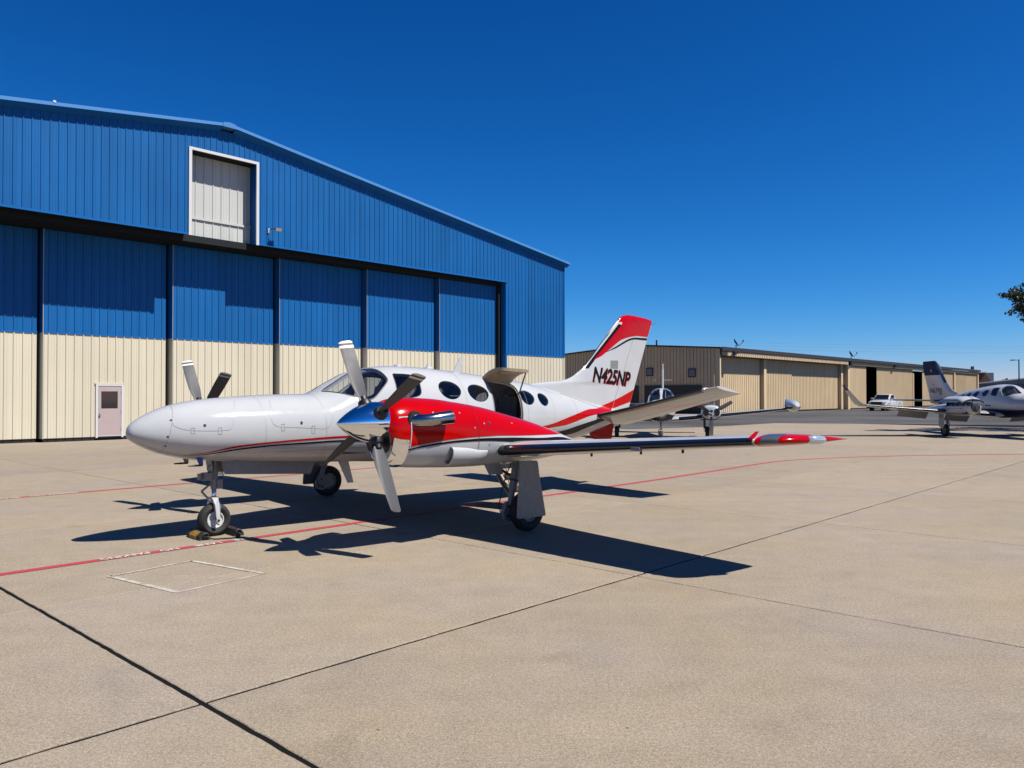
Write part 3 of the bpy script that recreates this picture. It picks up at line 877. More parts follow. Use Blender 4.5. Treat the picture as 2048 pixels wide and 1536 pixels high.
def cutter(B, outline, parent, d0=-.14, d1=.07, n=48, it=2):
    o = resample(smooth_loop(outline, it), n, True)
    c = sum(o, Vector((0, 0))) / n
    b = MB(); rings = 4; N = n
    for d in (d1, d0):
        vs = [B.p(*(c + (p - c) * (k / rings)), d) for k in range(1, rings + 1) for p in o] + [B.p(*c, d)]
        fs = [((k) * n + q, (k) * n + (q + 1) % n, (k + 1) * n + (q + 1) % n, (k + 1) * n + q) for k in range(rings - 1) for q in range(n)]
        fs += [(rings * n, q, (q + 1) % n) for q in range(n)]
        b.add(vs, fs, DARKIN)
    k0 = (rings - 1) * n; k1 = rings * n + 1 + (rings - 1) * n
    for q in range(n):
        b.f.append((k0 + q, k0 + (q + 1) % n, k1 + (q + 1) % n, k1 + q)); b.m.append(0)
    return b.build('cutter', parent)

def mirror_t(pts):
    return [(x, PI - t) for x, t in pts]

def naca(s):
    return max(0.0, (2.969 * math.sqrt(max(s, 0)) - 1.26 * s - 3.516 * s * s + 2.843 * s ** 3 - 1.036 * s ** 4)) / 1.0006

class Wing:
    """stations (y, x_le, z, chord, thickness); side +1 left, -1 right; incidence in rad"""
    def __init__(s, st, side, inc=0.035, camber=.02):
        s.st = st; s.side = side; s.inc = inc; s.cam = camber
        ys = [r[0] for r in st]
        s.f = [pchip(ys, [r[k] for r in st]) for k in range(1, 5)]
        s.y0 = ys[0]; s.y1 = ys[-1]
    def p(s, y, c, off=0.0):
        """c in [-1, 1]: 0 leading edge, + upper, - lower, |c| chord fraction"""
        xl, z, ch, th = [f(y) for f in s.f]
        a = abs(c); h = .5 * th * ch * naca(a) * (1 if c >= 0 else -.85) + s.cam * ch * 4 * a * (1 - a) * .5
        x = xl - a * ch; zz = z + h - a * ch * math.sin(s.inc)
        if off:
            e = 2e-3
            a2 = min(1, abs(c) + e); a1 = max(0, abs(c) - e)
            dh = .5 * th * ch * (naca(a2) - naca(a1)) * (1 if c >= 0 else -.85); dx = -(a2 - a1) * ch
            L = math.hypot(dx, dh) or 1
            nx, nz = (-dh / L * -1, 0), None
            sx = dh / L if c >= 0 else -dh / L; sz = abs(dx) / L if c >= 0 else -abs(dx) / L
            if abs(c) < 1e-3: sx, sz = 1, 0
            x += off * abs(sx); zz += off * sz
        return (x, s.side * y, zz)
    def mesh(s, m, ny=14, nc=18, y0=None, y1=None):
        y0 = s.y0 if y0 is None else y0; y1 = s.y1 if y1 is None else y1
        cs = [-(k / nc) ** 1.7 for k in range(nc, 0, -1)] + [(k / nc) ** 1.7 for k in range(0, nc + 1)]
        rows = [[s.p(y0 + (y1 - y0) * i / ny, c) for c in cs] for i in range(ny + 1)]
        b = grid_mesh(rows, m)
        n = len(cs)
        for i in range(ny): b.f.append((i * n, (i + 1) * n, (i + 1) * n + n - 1, i * n + n - 1)); b.m.append(0)
        b.f.append(tuple(range(n))); b.m.append(0); b.f.append(tuple(ny * n + k for k in reversed(range(n)))); b.m.append(0)
        return b
    def boot(s, m, y0, y1, cu=.05, cl=.05, ny=16, nc=8, off=.004):
        cs = [-cl * (k / nc) ** 1.6 for k in range(nc, 0, -1)] + [cu * (k / nc) ** 1.6 for k in range(0, nc + 1)]
        rows = [[s.p(y0 + (y1 - y0) * i / ny, c, off) for c in cs] for i in range(ny + 1)]
        return grid_mesh(rows, m)

class Fin:
    """vertical surface: le/te tables of (z, x); half thickness limited"""
    def __init__(s, le, te, tmax=.06, ratio=.05, y=0.0):
        le = sorted(le); te = sorted(te)
        s.le = pchip([a for a, _ in le], [c for _, c in le]); s.te = pchip([a for a, _ in te], [c for _, c in te])
        s.tmax = tmax; s.ratio = ratio
    def h(s, x, z):
        a, c = s.le(z), s.te(z); ch = a - c
        q = min(1, max(0, (a - x) / ch))
        return min(s.tmax, s.ratio * ch) * naca(q) / 1.0
    def p(s, x, z, side=1, off=.0):
        return (x, side * (s.h(x, z) + off), z)
    def mesh(s, m, z0, z1, nz=40, nc=22, cap=None):
        rows = []
        zs = [z0 + (z1 - z0) * i / nz for i in range(nz + 1)]
        for z in zs:
            a, c = s.le(z), s.te(z); sh = 1.0
            if cap and z > cap: sh = math.sqrt(max(0.0, 1 - ((z - cap) / (z1 - cap + 1e-6)) ** 2)) * .999 + .001
            q = [(k / nc) ** 1.6 for k in range(nc + 1)]
            up = [(a - (a - c) * t, s.h(a - (a - c) * t, z) * sh, z) for t in reversed(q)]
            dn = [(x, -y, zz) for x, y, zz in reversed(up)][1:]
            rows.append(up + dn)
        b = grid_mesh(rows, m); n = len(rows[0])
        for i in range(nz): b.f.append((i * n, (i + 1) * n, (i + 1) * n + n - 1, i * n + n - 1)); b.m.append(0)
        b.f.append(tuple(range(n))); b.m.append(0); b.f.append(tuple(nz * n + k for k in reversed(range(n)))); b.m.append(0)
        return b

def make_wheel(parent, x, y, z, r, w, axle=(0, 1, 0), rimr=None, face=1, rim=RIM_W, spokes=3):
    """tyre and rim as two parts under parent; axle along y"""
    rimr = rimr or r * .52
    M = Matrix.Translation((x, y, z)) @ Matrix.Rotation(-PI / 2, 4, 'X')
    h = w / 2
    t = MB()
    t.lathe([(rimr, -h * .62), (r * .62, -h * .86), (r * .78, -h), (r * .92, -h * .82), (r * .985, -h * .45), (r, -h * .38), (r, -h * .30), (r * .985, -h * .28), (r * .985, -h * .06), (r, -h * .04), (r, h * .04), (r * .985, h * .06), (r * .985, h * .28), (r, h * .3), (r, h * .38), (r * .985, h * .45),
             (r * .92, h * .82), (r * .78, h), (r * .62, h * .86), (rimr, h * .62), (rimr, -h * .62)], RUBBER, 40, M)
    tyre = t.build('tyre', parent, True, 40)
    rm = MB()
    for sg in (1, -1):
        Mf = M @ Matrix.Rotation(0 if sg > 0 else PI, 4, 'X')
        rm.lathe([(rimr * 1.0, h * .50), (rimr * 1.0, h * .72), (rimr * .90, h * .74), (rimr * .84, h * .60), (rimr * .80, h * .40)], rim, 36, Mf)
        rm.lathe([(rimr * .34, h * .3), (rimr * .34, h * .72), (rimr * .26, h * .78), (rimr * .20, h * .78), (rimr * .20, h * .6), (0, h * .6)], rim, 24, Mf)
        rm.lathe([(rimr * .84, h * .36), (0, h * .34)], GEAR_D, 30, Mf)
        for k in range(spokes):
            a = 2 * PI * k / spokes + .5
            R = Mf @ Matrix.Rotation(a, 4, 'Z')
            rm.hexa([tuple(R @ Vector(v)) for v in [(rimr * .28, -rimr * .22, h * .36), (rimr * .88, -rimr * .34, h * .42), (rimr * .88, rimr * .34, h * .42), (rimr * .28, rimr * .22, h * .36),
                                                     (rimr * .28, -rimr * .20, h * .64), (rimr * .88, -rimr * .30, h * .66), (rimr * .88, rimr * .30, h * .66), (rimr * .28, rimr * .20, h * .64)]], rim)
    rm.build('rim', parent, True, 30)
    return tyre

def blade_mesh(R, chord=.20, r0=.16, feather=1.72, twist=.55, tipband=True, n=58, m=None):
    """propeller blade along +z, rotation axis x; feather = pitch at 3/4 radius from the disc plane"""
    b = MB(); m = m or BLADE
    nc = 9; prev = None; rows = []; mats = []
    for i in range(n + 1):
        q = i / n; r = r0 + (R - r0) * q
        ch = chord * (0.42 + .62 * min(1, q / .38) ** .8 if q < .38 else 1.04 - .10 * ((q - .38) / .62) ** 2)
        th = .30 * (1 - q) ** 2.2 + .075
        if q > .97: ch *= math.sqrt(max(0.02, 1 - ((q - .97) / .031) ** 2)) * .55 + .45
        ang = feather + twist * (q - .72)
        row = []
        for k in range(2 * nc):
            if k <= nc: s = k / nc; h = .5 * th * ch * naca(1 - s if True else s)
            else: s = 1 - (k - nc) / nc; h = -.30 * th * ch * naca(1 - s)
            c = (s - .42) * ch
            row.append((c * math.sin(ang) + h * math.cos(ang) * 1.0, c * math.cos(ang) - h * math.sin(ang), r))
        rows.append(row)
        mats.append((q > .962 or .888 < q < .928) if tipband else False)
    nn = len(rows[0])
    for i in range(n):
        mm = BLADE_W if mats[i] else (CUFF if (i / n < .16) else m)
        vs = rows[i] + rows[i + 1]
        plain = CUFF if (i / n < .16) else m
        b.add(vs, [(k, (k + 1) % nn, nn + (k + 1) % nn, nn + k) for k in range(nc)], plain)
        b.add(vs, [(k, (k + 1) % nn, nn + (k + 1) % nn, nn + k) for k in range(nc, nn)], mm)
    b.add(rows[0], [tuple(range(nn))], CUFF); b.add(rows[-1], [tuple(reversed(range(nn)))], m)
    return b

def propeller(parent, x, y, z, R, th0, nb=4, spin_r=.245, tip_x=.46, back=.16, chord=.2, feather=1.72, tipband=True, cuffs=True):
    hub = MB()
    M = Matrix.Translation((x, y, z)) @ Matrix.Rotation(PI / 2, 4, 'Y')
    prof = []
    for k in range(15):
        q = k / 14
        prof.append((spin_r * math.sin(PI / 2 * q) ** .78, tip_x - (tip_x + back) * q ** 1.0))
    prof = [(0, tip_x)] + [(spin_r * (1 - (1 - k / 14) ** 1.75) ** .92, tip_x - (tip_x + back * .35) * (k / 14)) for k in range(1, 15)] + [(spin_r, -back * .8), (spin_r * .985, -back), (spin_r * .6, -back)]
    hub.lathe(prof, CHROME, 48, M)
    o = hub.build('propeller', parent, True, 50)
    bm = blade_mesh(R, chord, feather=feather, tipband=tipband)
    me = bm.mesh('blade', True, 45)
    for k in range(nb):
        a = th0 + 2 * PI * k / nb
        bo = link('blade', me, o)
        bo.location = (x, y, z); bo.rotation_euler = (-a, 0, 0)
        if cuffs:
            c = MB(); Mc = Matrix.Translation((x, y, z)) @ Matrix.Rotation(-a, 4, 'X')
            c.lathe([(.085, spin_r * .72), (.088, spin_r * .98), (.075, spin_r * 1.16), (.05, spin_r * 1.22), (.045, spin_r * 1.4), (0, spin_r * 1.4)], CUFF, 18, Mc)
            c.build('blade_cuff', o, True, 40)
    return o

# ------------------------------------------------------------------ the red and white turboprop in the foreground
PU = Vector((-0.72497, -0.68878)); PM = Vector((-1.6101, 12.7553))
PL = empty('turboprop_airplane', (PM.x, PM.y, 0), math.atan2(PU.y, PU.x), 'white twin turboprop airplane with red engine cowlings and open cabin door in the foreground', 'airplane')
WSL = [(1.74, 1.33), (1.62, 1.35), (1.42, 1.39), (1.22, 1.44), (1.02, 1.455), (0.905, 1.39), (0.848, 1.25), (0.82, 1.061), (0.804, 0.9), (0.817, 0.81), (0.901, 0.695), (1.004, 0.586), (1.09, 0.508), (1.168, 0.468), (1.247, 0.488), (1.409, 0.611), (1.531, 0.781), (1.648, 0.99)]
SW = [(0.667, 0.985), (0.597, 0.985), (0.381, 0.955), (0.262, 0.874), (0.279, 0.643), (0.315, 0.46), (0.454, 0.405), (0.629, 0.385), (0.73, 0.40), (0.71, 0.709)]
def oval(cx, ct, rx, rt, sk=0.0, n=20):
    return [(cx + rx * math.cos(2 * PI * k / n) - sk * math.sin(2 * PI * k / n), ct + rt * math.sin(2 * PI * k / n)) for k in range(n)]
WIN_L = [(-.285, .585, .222, .222), (-.875, .553, .222, .222), (-2.03, .53, .180, .225), (-2.46, .523, .138, .220)]
WIN_R = WIN_L[:2] + [(-1.46, .545, .215, .222)] + WIN_L[2:]
DOOR_O = [(-1.20, 1.02), (-1.32, 1.11), (-1.55, 1.09), (-1.74, 1.04), (-1.84, .90), (-1.85, .63), (-1.84, .2), (-1.82, -.30), (-1.80, -.62), (-1.70, -.74), (-1.35, -.74), (-1.20, -.66), (-1.16, -.3), (-1.16, .2), (-1.17, .62)]

def fuselage_part(B, parent, openings, cav=(1.80, -2.75), m=W_PAINT):
    b = body_mesh(B, m, 100, 64)
    fo = b.build('fuselage', parent, True)
    if openings:
        nx, nt = 44, 48
        xs = [cav[0] + (cav[1] - cav[0]) * k / nx for k in range(nx + 1)]
        rows = [[B.p(x, 2 * PI * k / nt, -.05) for k in range(nt)] for x in xs]
        c = grid_mesh(rows, DARKIN, True)
        c.f.append(tuple(range(nt))); c.m.append(0); c.f.append(tuple(nx * nt + k for k in reversed(range(nt)))); c.m.append(0)
        cuts = [c.build('cavity', parent)] + [cutter(B, o, parent) for o in openings]
        boolean_cut(fo, cuts)
        fo.data.polygons.foreach_set('use_smooth', [True] * len(fo.data.polygons))
        fo.data.set_sharp_from_angle(angle=math.radians(32))
    return fo

WSR = mirror_t([(1.76, 1.42), (1.62, 1.46), (1.42, 1.49), (1.22, 1.505), (1.02, 1.50)] + WSL[5:])
ops = [WSL, WSR, SW, mirror_t(SW)] + [oval(*w) for w in WIN_L] + [mirror_t(oval(*w)) for w in WIN_R] + [DOOR_O]
fus = fuselage_part(FUS, PL, ops)
fp = lambda off: (lambda x, t: FUS.p(x, t, off))
for o in (WSL, WSR): patch('windshield', o, fp(-.006), WSGLASS, PL, 8, 64)
for o in (SW, mirror_t(SW)): patch('cockpit_window', o, fp(-.006), GLASS, PL, 5, 48)
for o in [oval(*w) for w in WIN_L] + [mirror_t(oval(*w)) for w in WIN_R]: patch('cabin_window', o, fp(-.012), GLASS, PL, 4, 36)
def seal(o, nm='window_seal', w=.016, m=SEALK):
    q = resample(smooth_loop(o, 2), 64, True); q = [tuple(p) for p in q] + [tuple(q[0])]
    return line_on(nm, q, w, fp(.0025), m, PL, n=90, smooth_it=0)
for o in (WSL, WSR): seal(o)
for o in (SW, mirror_t(SW)): seal(o, w=.010)
# cabin: floor, bulkhead, panel, seats
b = MB(); b.box((-2.7, -.52, 1.02), (1.6, .52, 1.05), mat('cabin_carpet', (.08, .07, .06), .9)); b.build('cabin_floor', PL)
b = MB(); b.prism([(1.30, -.52, 1.40), (1.30, .52, 1.40), (1.30, .45, 1.78), (1.30, .25, 1.86), (1.30, -.25, 1.86), (1.30, -.45, 1.78)], (.14, 0, 0), PANELK); b.build('instrument_panel', PL)
def seat(x, y, back=.42):
    s = MB()
    s.box((x - .24, y - .22, 1.30), (x + .24, y + .22, 1.44), LEATHER)
    M = Matrix.Translation((x - .22, y, 1.42)) @ Matrix.Rotation(-.18, 4, 'Y')
    s.hexa([tuple(M @ Vector(v)) for v in [(-.06, -.22, 0), (.06, -.22, 0), (.06, .22, 0), (-.06, .22, 0), (-.04, -.19, back), (.04, -.19, back), (.04, .19, back), (-.04, .19, back)]], LEATHER)
    s.hexa([tuple(M @ Vector(v)) for v in [(-.035, -.12, back + .03), (.035, -.12, back + .03), (.035, .12, back + .03), (-.035, .12, back + .03), (-.03, -.11, back + .17), (.03, -.11, back + .17), (.03, .11, back + .17), (-.03, .11, back + .17)]], LEATHER)
    s.box((x - .08, y - .08, 1.05), (x + .08, y + .08, 1.3), STEEL_DK)
    o = s.build('seat', PL)
    return o
for x, y in ((.75, .27), (.75, -.27), (-.35, -.30), (-.35, .30), (-.95, -.30), (-2.1, -.28)): seat(x, y)
# door frame trim
q = resample(smooth_loop(DOOR_O, 2), 64, True); q = [tuple(p) for p in q] + [tuple(q[0])]
line_on('door_frame', q, .05, fp(-.02), TRIM_TAN, PL, n=100, smooth_it=0)
line_on('door_seal', q, .02, fp(.002), GEAR, PL, n=100, smooth_it=0)

# upper cabin door, swung up on its roof hinge
def door_panel(name, t0, t1, x0, x1, M, m_out, m_in, thick=.05, corner=.12):
    b = MB(); nx, nt = 14, 12
    outer = []; inner = []
    for i in range(nx + 1):
        ro = []; ri = []
        for k in range(nt + 1):
            u = i / nx; v = k / nt
            # rounded far corners (v = 1 side)
            e = max(0.0, v - (1 - corner / .6)) / (corner / .6)
            sh = corner * (1 - math.sqrt(max(0, 1 - e * e)))
            xx = x0 + sh * (1 if x0 < x1 else -1) + (x1 - x0 - 2 * sh * (1 if x0 < x1 else -1)) * u
            t = t0 + (t1 - t0) * v
            ro.append(tuple(M @ Vector(FUS.p(xx, t, .002)))); ri.append(tuple(M @ Vector(FUS.p(xx, t, -thick))))
        outer.append(ro); inner.append(ri)
    go = grid_mesh(outer, m_out); gi = grid_mesh(inner, m_in)
    b.add(go.v, go.f, m_out); b.add(gi.v, gi.f, m_in)
    n = nt + 1; K = (nx + 1) * n
    idx = [i * n for i in range(nx + 1)] + [nx * n + k for k in range(1, n)] + [i * n + nt for i in range(nx - 1, -1, -1)] + [k for k in range(nt - 1, 0, -1)]
    for a, c in zip(idx, idx[1:] + idx[:1]): b.f.append((a, c, c + K, a + K)); b.m.append(b.slot(m_in))
    return b.build(name, PL, True, 40)
h = Vector(FUS.p(-1.5, 1.10))
Mh = Matrix.Translation(h) @ Matrix.Rotation(math.radians(72), 4, 'X') @ Matrix.Translation(-h)
ud = door_panel('upper_door', 1.10, .22, -1.20, -1.82, Mh, W_PAINT, TRIM_TAN)
b = MB(); c = Mh @ Vector(FUS.p(-1.50, .55, -.056)); 
patch('door_window', oval(-1.50, .56, .17, .18), lambda x, t: tuple(Mh @ Vector(FUS.p(x, t, -.055))), LEATHER, ud, 4, 30)
patch('window_liner', oval(-1.50, .56, .21, .22), lambda x, t: tuple(Mh @ Vector(FUS.p(x, t, -.053))), mat('tan_liner_ring', (.28, .20, .12), .6), ud, 4, 30)
b = MB(); b.tube([tuple(Mh @ Vector(FUS.p(-1.78, .34, -.03))), FUS.p(-1.86, .62, -.01)], .012, STEEL_DK, 8); b.build('gas_strut', ud)
# lower door hanging as an airstair
STP = smooth_line([(.56, 1.00), (.635, .70), (.81, .42), (1.10, .165)], 3)
def stair_pt(x, f, d):
    k = f * (len(STP) - 1); i = min(int(k), len(STP) - 2); p = STP[i].lerp(STP[i + 1], k - i); t = (STP[i + 1] - STP[i]).normalized()
    nrm = Vector((-t.y, t.x)) if -t.y > 0 else Vector((t.y, -t.x))        # outwards and up
    return (x, p.x + nrm.x * d, p.y + nrm.y * d)
sb = MB(); nS = 24
for x0, x1, d0, d1, m_ in ((-1.17, -1.81, 0, .02, W_PAINT), (-1.20, -1.78, .021, .06, TRIM_TAN)):
    A_ = [[stair_pt(x0, k / nS, d0), stair_pt(x0, k / nS, d1), stair_pt(x1, k / nS, d1), stair_pt(x1, k / nS, d0)] for k in range(nS + 1)]
    g = grid_mesh(A_, m_, True); sb.add(g.v, g.f, m_); sb.add(A_[0], [(0, 1, 2, 3)], m_); sb.add(A_[-1], [(3, 2, 1, 0)], m_)
sd = sb.build('airstair_door', PL, True, 40)
for f in (.30, .58, .86):
    b = MB()
    a = [stair_pt(-1.22, f, .06), stair_pt(-1.76, f, .06), stair_pt(-1.76, f, .20), stair_pt(-1.22, f, .20)]
    c = [stair_pt(-1.22, f + .035, .06), stair_pt(-1.76, f + .035, .06), stair_pt(-1.76, f + .035, .20), stair_pt(-1.22, f + .035, .20)]
    b.hexa(a + c, LEATHER); b.build('step', sd)
for x in (-1.19, -1.79):
    b = MB(); b.tube([stair_pt(x, .90, .06), FUS.p(x, .05, -.02)], .008, STEEL_DK, 6); b.build('door_cable', sd)
    b = MB(); b.tube([stair_pt(x, k / 10, .09) for k in range(11)], .022, LEATHER, 8); b.build('side_rail', sd)

# livery on the fuselage
for mir in (False, True):
    mm = mirror_t if mir else (lambda p: p)
    strip('red_stripe', mm([(3.68, -.90), (3.238, -0.448), (2.717, -0.268), (2.145, -0.193), (1.629, -0.173), (.6, -.19), (-.6, -.25), (-1.7, -.26), (-2.515, -0.188), (-2.913, -0.069), (-3.39, 0.104), (-3.895, 0.41), (-4.22, .56), (-4.52, .95), (-4.75, 1.4)]),
          mm([(3.68, -.91), (3.232, -0.513), (2.714, -0.321), (2.141, -0.247), (1.626, -0.222), (.6, -.27), (-.6, -.35), (-1.8, -.36), (-2.665, -0.271), (-3.114, -0.228), (-3.587, -0.073), (-4.062, 0.101), (-4.444, 0.258), (-4.75, .55), (-4.98, 1.3)]), fp(.003), R_PAINT, PL, 110, 4)
    strip('black_stripe', mm([(3.73, -1.02), (3.227, -0.559), (2.709, -0.371), (2.137, -0.299), (1.621, -0.281), (.6, -.34), (-.8, -.48), (-2.0, -.52), (-3.042, -0.442), (-3.421, -0.342), (-3.858, -0.226), (-4.35, -.10)]),
          mm([(3.73, -1.03), (3.222, -0.612), (2.705, -0.419), (2.133, -0.35), (1.617, -0.327), (.6, -.44), (-.8, -.66), (-2.2, -.75), (-3.375, -0.675), (-3.674, -0.556), (-4.077, -0.409), (-4.5, -.26)]), fp(.003), K_PAINT, PL, 110, 4)
    # nose seams
    line_on('radome_seam', mm([(3.83, 1.5), (3.85, 1.2), (3.891, 0.67), (3.928, 0.19), (3.96, -0.318), (3.985, -0.817), (3.99, -1.5)]), .006, fp(.002), SEAM_L, PL)
    line_on('nose_door_seam', mm([(3.853, 1.234), (3.905, 0.447), (3.86, 0.228), (3.741, 0.117), (3.522, 0.079), (3.291, 0.077), (3.222, 0.141), (3.175, 0.491), (3.083, 1.12)]), .005, fp(.002), SEAM_L, PL, 60)
    line_on('nose_door_seam', mm([(2.631, 0.999), (2.70, 0.392), (2.67, 0.164), (2.576, 0.102), (2.347, 0.064), (2.05, 0.01), (1.9, .02), (1.82, .25), (1.80, .75)]), .005, fp(.002), SEAM_L, PL, 60)
    line_on('belly_seam', mm([(2.6, -.62), (1.6, -.55), (.9, -.52)]), .006, fp(.002), SEAM, PL)
    line_on('tail_seam', mm([(-3.2, 1.05), (-3.75, .95), (-4.25, .72), (-4.6, .62)]), .010, fp(.002), SEALK, PL)
    for xr in (2.78, 1.92, -.58, -1.98, -2.72, -3.45):
        line_on('skin_lap', mm([(xr, 1.35), (xr, .9), (xr, .45), (xr, 0), (xr, -.5), (xr, -1.2)]), .004, fp(.0018), SEAM_L, PL, 30, 0)
    for x, t, r in ((3.55, .237, .018), (2.289, .175, .018), (3.916, .534, .015), (3.962, -.11, .014), (3.97, -.62, .014)):
        patch('flush_fastener', mm(oval(x, t, r, r / .4)), fp(.003), SEALK, PL, 1, 12, 0)
    for x, t in ((3.69, .12), (3.37, .09), (2.55, .11), (2.12, .02)):
        q = [(x - .022, t - .10), (x + .022, t - .10), (x + .022, t + .06), (x - .022, t + .06), (x - .022, t - .10)]
        line_on('latch', mm(q), .005, fp(.003), SEAM_L, PL, 40, 0)

# wings
WST = [(.45, .98, .955, 2.15, .15), (1.6, .86, 1.045, 1.98, .15), (2.44, .76, 1.105, 1.80, .145), (3.1, .66, 1.155, 1.58, .14), (4.75, .60, 1.275, 1.33, .13), (6.36, .545, 1.39, 1.14, .12)]
TST = [(6.36, .545, 1.39, 1.14, .12), (6.55, .50, 1.405, 1.08, .115), (6.68, .36, 1.41, .93, .105), (6.76, .10, 1.41, .66, .095), (6.80, -.18, 1.405, .37, .08), (6.815, -.40, 1.40, .14, .05)]
for sd_ in (1, -1):
    W = Wing(WST, sd_)
    wo = W.mesh(W_PAINT, 18, 20).build('wing', PL, True, 50)
    W.boot(BOOT, 2.80, 6.34).build('deicing_boot', wo, True)
    W.boot(BOOT, .78, 2.02, .035, .035).build('deicing_boot', wo, True)
    T = Wing(TST, sd_)
    to = T.mesh(R_PAINT, 14, 16).build('wing_tip', PL, True, 50)
    T.boot(mat('landing_light_lens', (.16, .17, .18), .25, spec=.4), 6.42, 6.58, .16, .03, 6, 8, .004).build('landing_light', to, True)
    T.boot(CLEAR, 6.41, 6.59, .17, .035, 6, 8, .012).build('light_cover', to, True)
    lb = MB(); Ml = Matrix.Translation((.06, sd_ * 6.762, 1.41)) @ Matrix.Rotation(-sd_ * .45, 4, 'Z') @ Matrix.Scale(1, 4)
    lb.lathe([(0, .115), (.022, .11), (.040, .08), (.046, .03), (.045, -.03), (.038, -.08), (.02, -.105), (0, -.11)], mat('nav_light_glass', (.55, .62, .62), .06, .6, .5), 20, Ml @ Matrix.Rotation(PI / 2, 4, 'Y')); lb.build('position_light', to, True)
    fnc = MB(); fx = .58
    fnc.hexa([W.p(6.30, .05, .0), W.p(6.30, -.03), W.p(6.34, -.03), W.p(6.34, .05), tuple(Vector(W.p(6.30, .12, .0)) + Vector((0, 0, .045))), tuple(Vector(W.p(6.30, .02)) + Vector((.03, 0, .015))), tuple(Vector(W.p(6.34, .02)) + Vector((.03, 0, .015))), tuple(Vector(W.p(6.34, .12)) + Vector((0, 0, .045)))], R_PAINT)
    fnc.build('stall_fence', to)
    for y, c in ((3.9, -.35), (4.6, -.42), (5.3, -.30)):
        d = MB(); p = Vector(W.p(y, c)); d.tube([p + Vector((0, 0, .02)), p + Vector((0, 0, -.035))], .015, SEALK, 8); d.build('fuel_drain', wo)
    d = MB(); p = Vector(W.p(4.95, -.012)); d.hexa([tuple(p + Vector(v)) for v in [(-.02, -.06, -.03), (.035, -.06, -.03), (.035, .06, -.03), (-.02, .06, -.03), (-.02, -.06, .02), (.03, -.06, .01), (.03, .06, .01), (-.02, .06, .02)]], GEAR); d.build('stall_vane', wo)
    # aileron and flap gaps
    for ya, yb, c in ((3.05, 4.6, .72), (4.62, 6.30, .74)):
        line_on('hinge_gap', [(ya, c), ((ya + yb) / 2, c), (yb, c)], .012, lambda y, cc, W=W: W.p(y, cc, .003), SEALK, wo, 12, 0)
        line_on('hinge_gap', [(ya, -c), ((ya + yb) / 2, -c), (yb, -c)], .012, lambda y, cc, W=W: W.p(y, cc, .003), SEALK, wo, 12, 0)

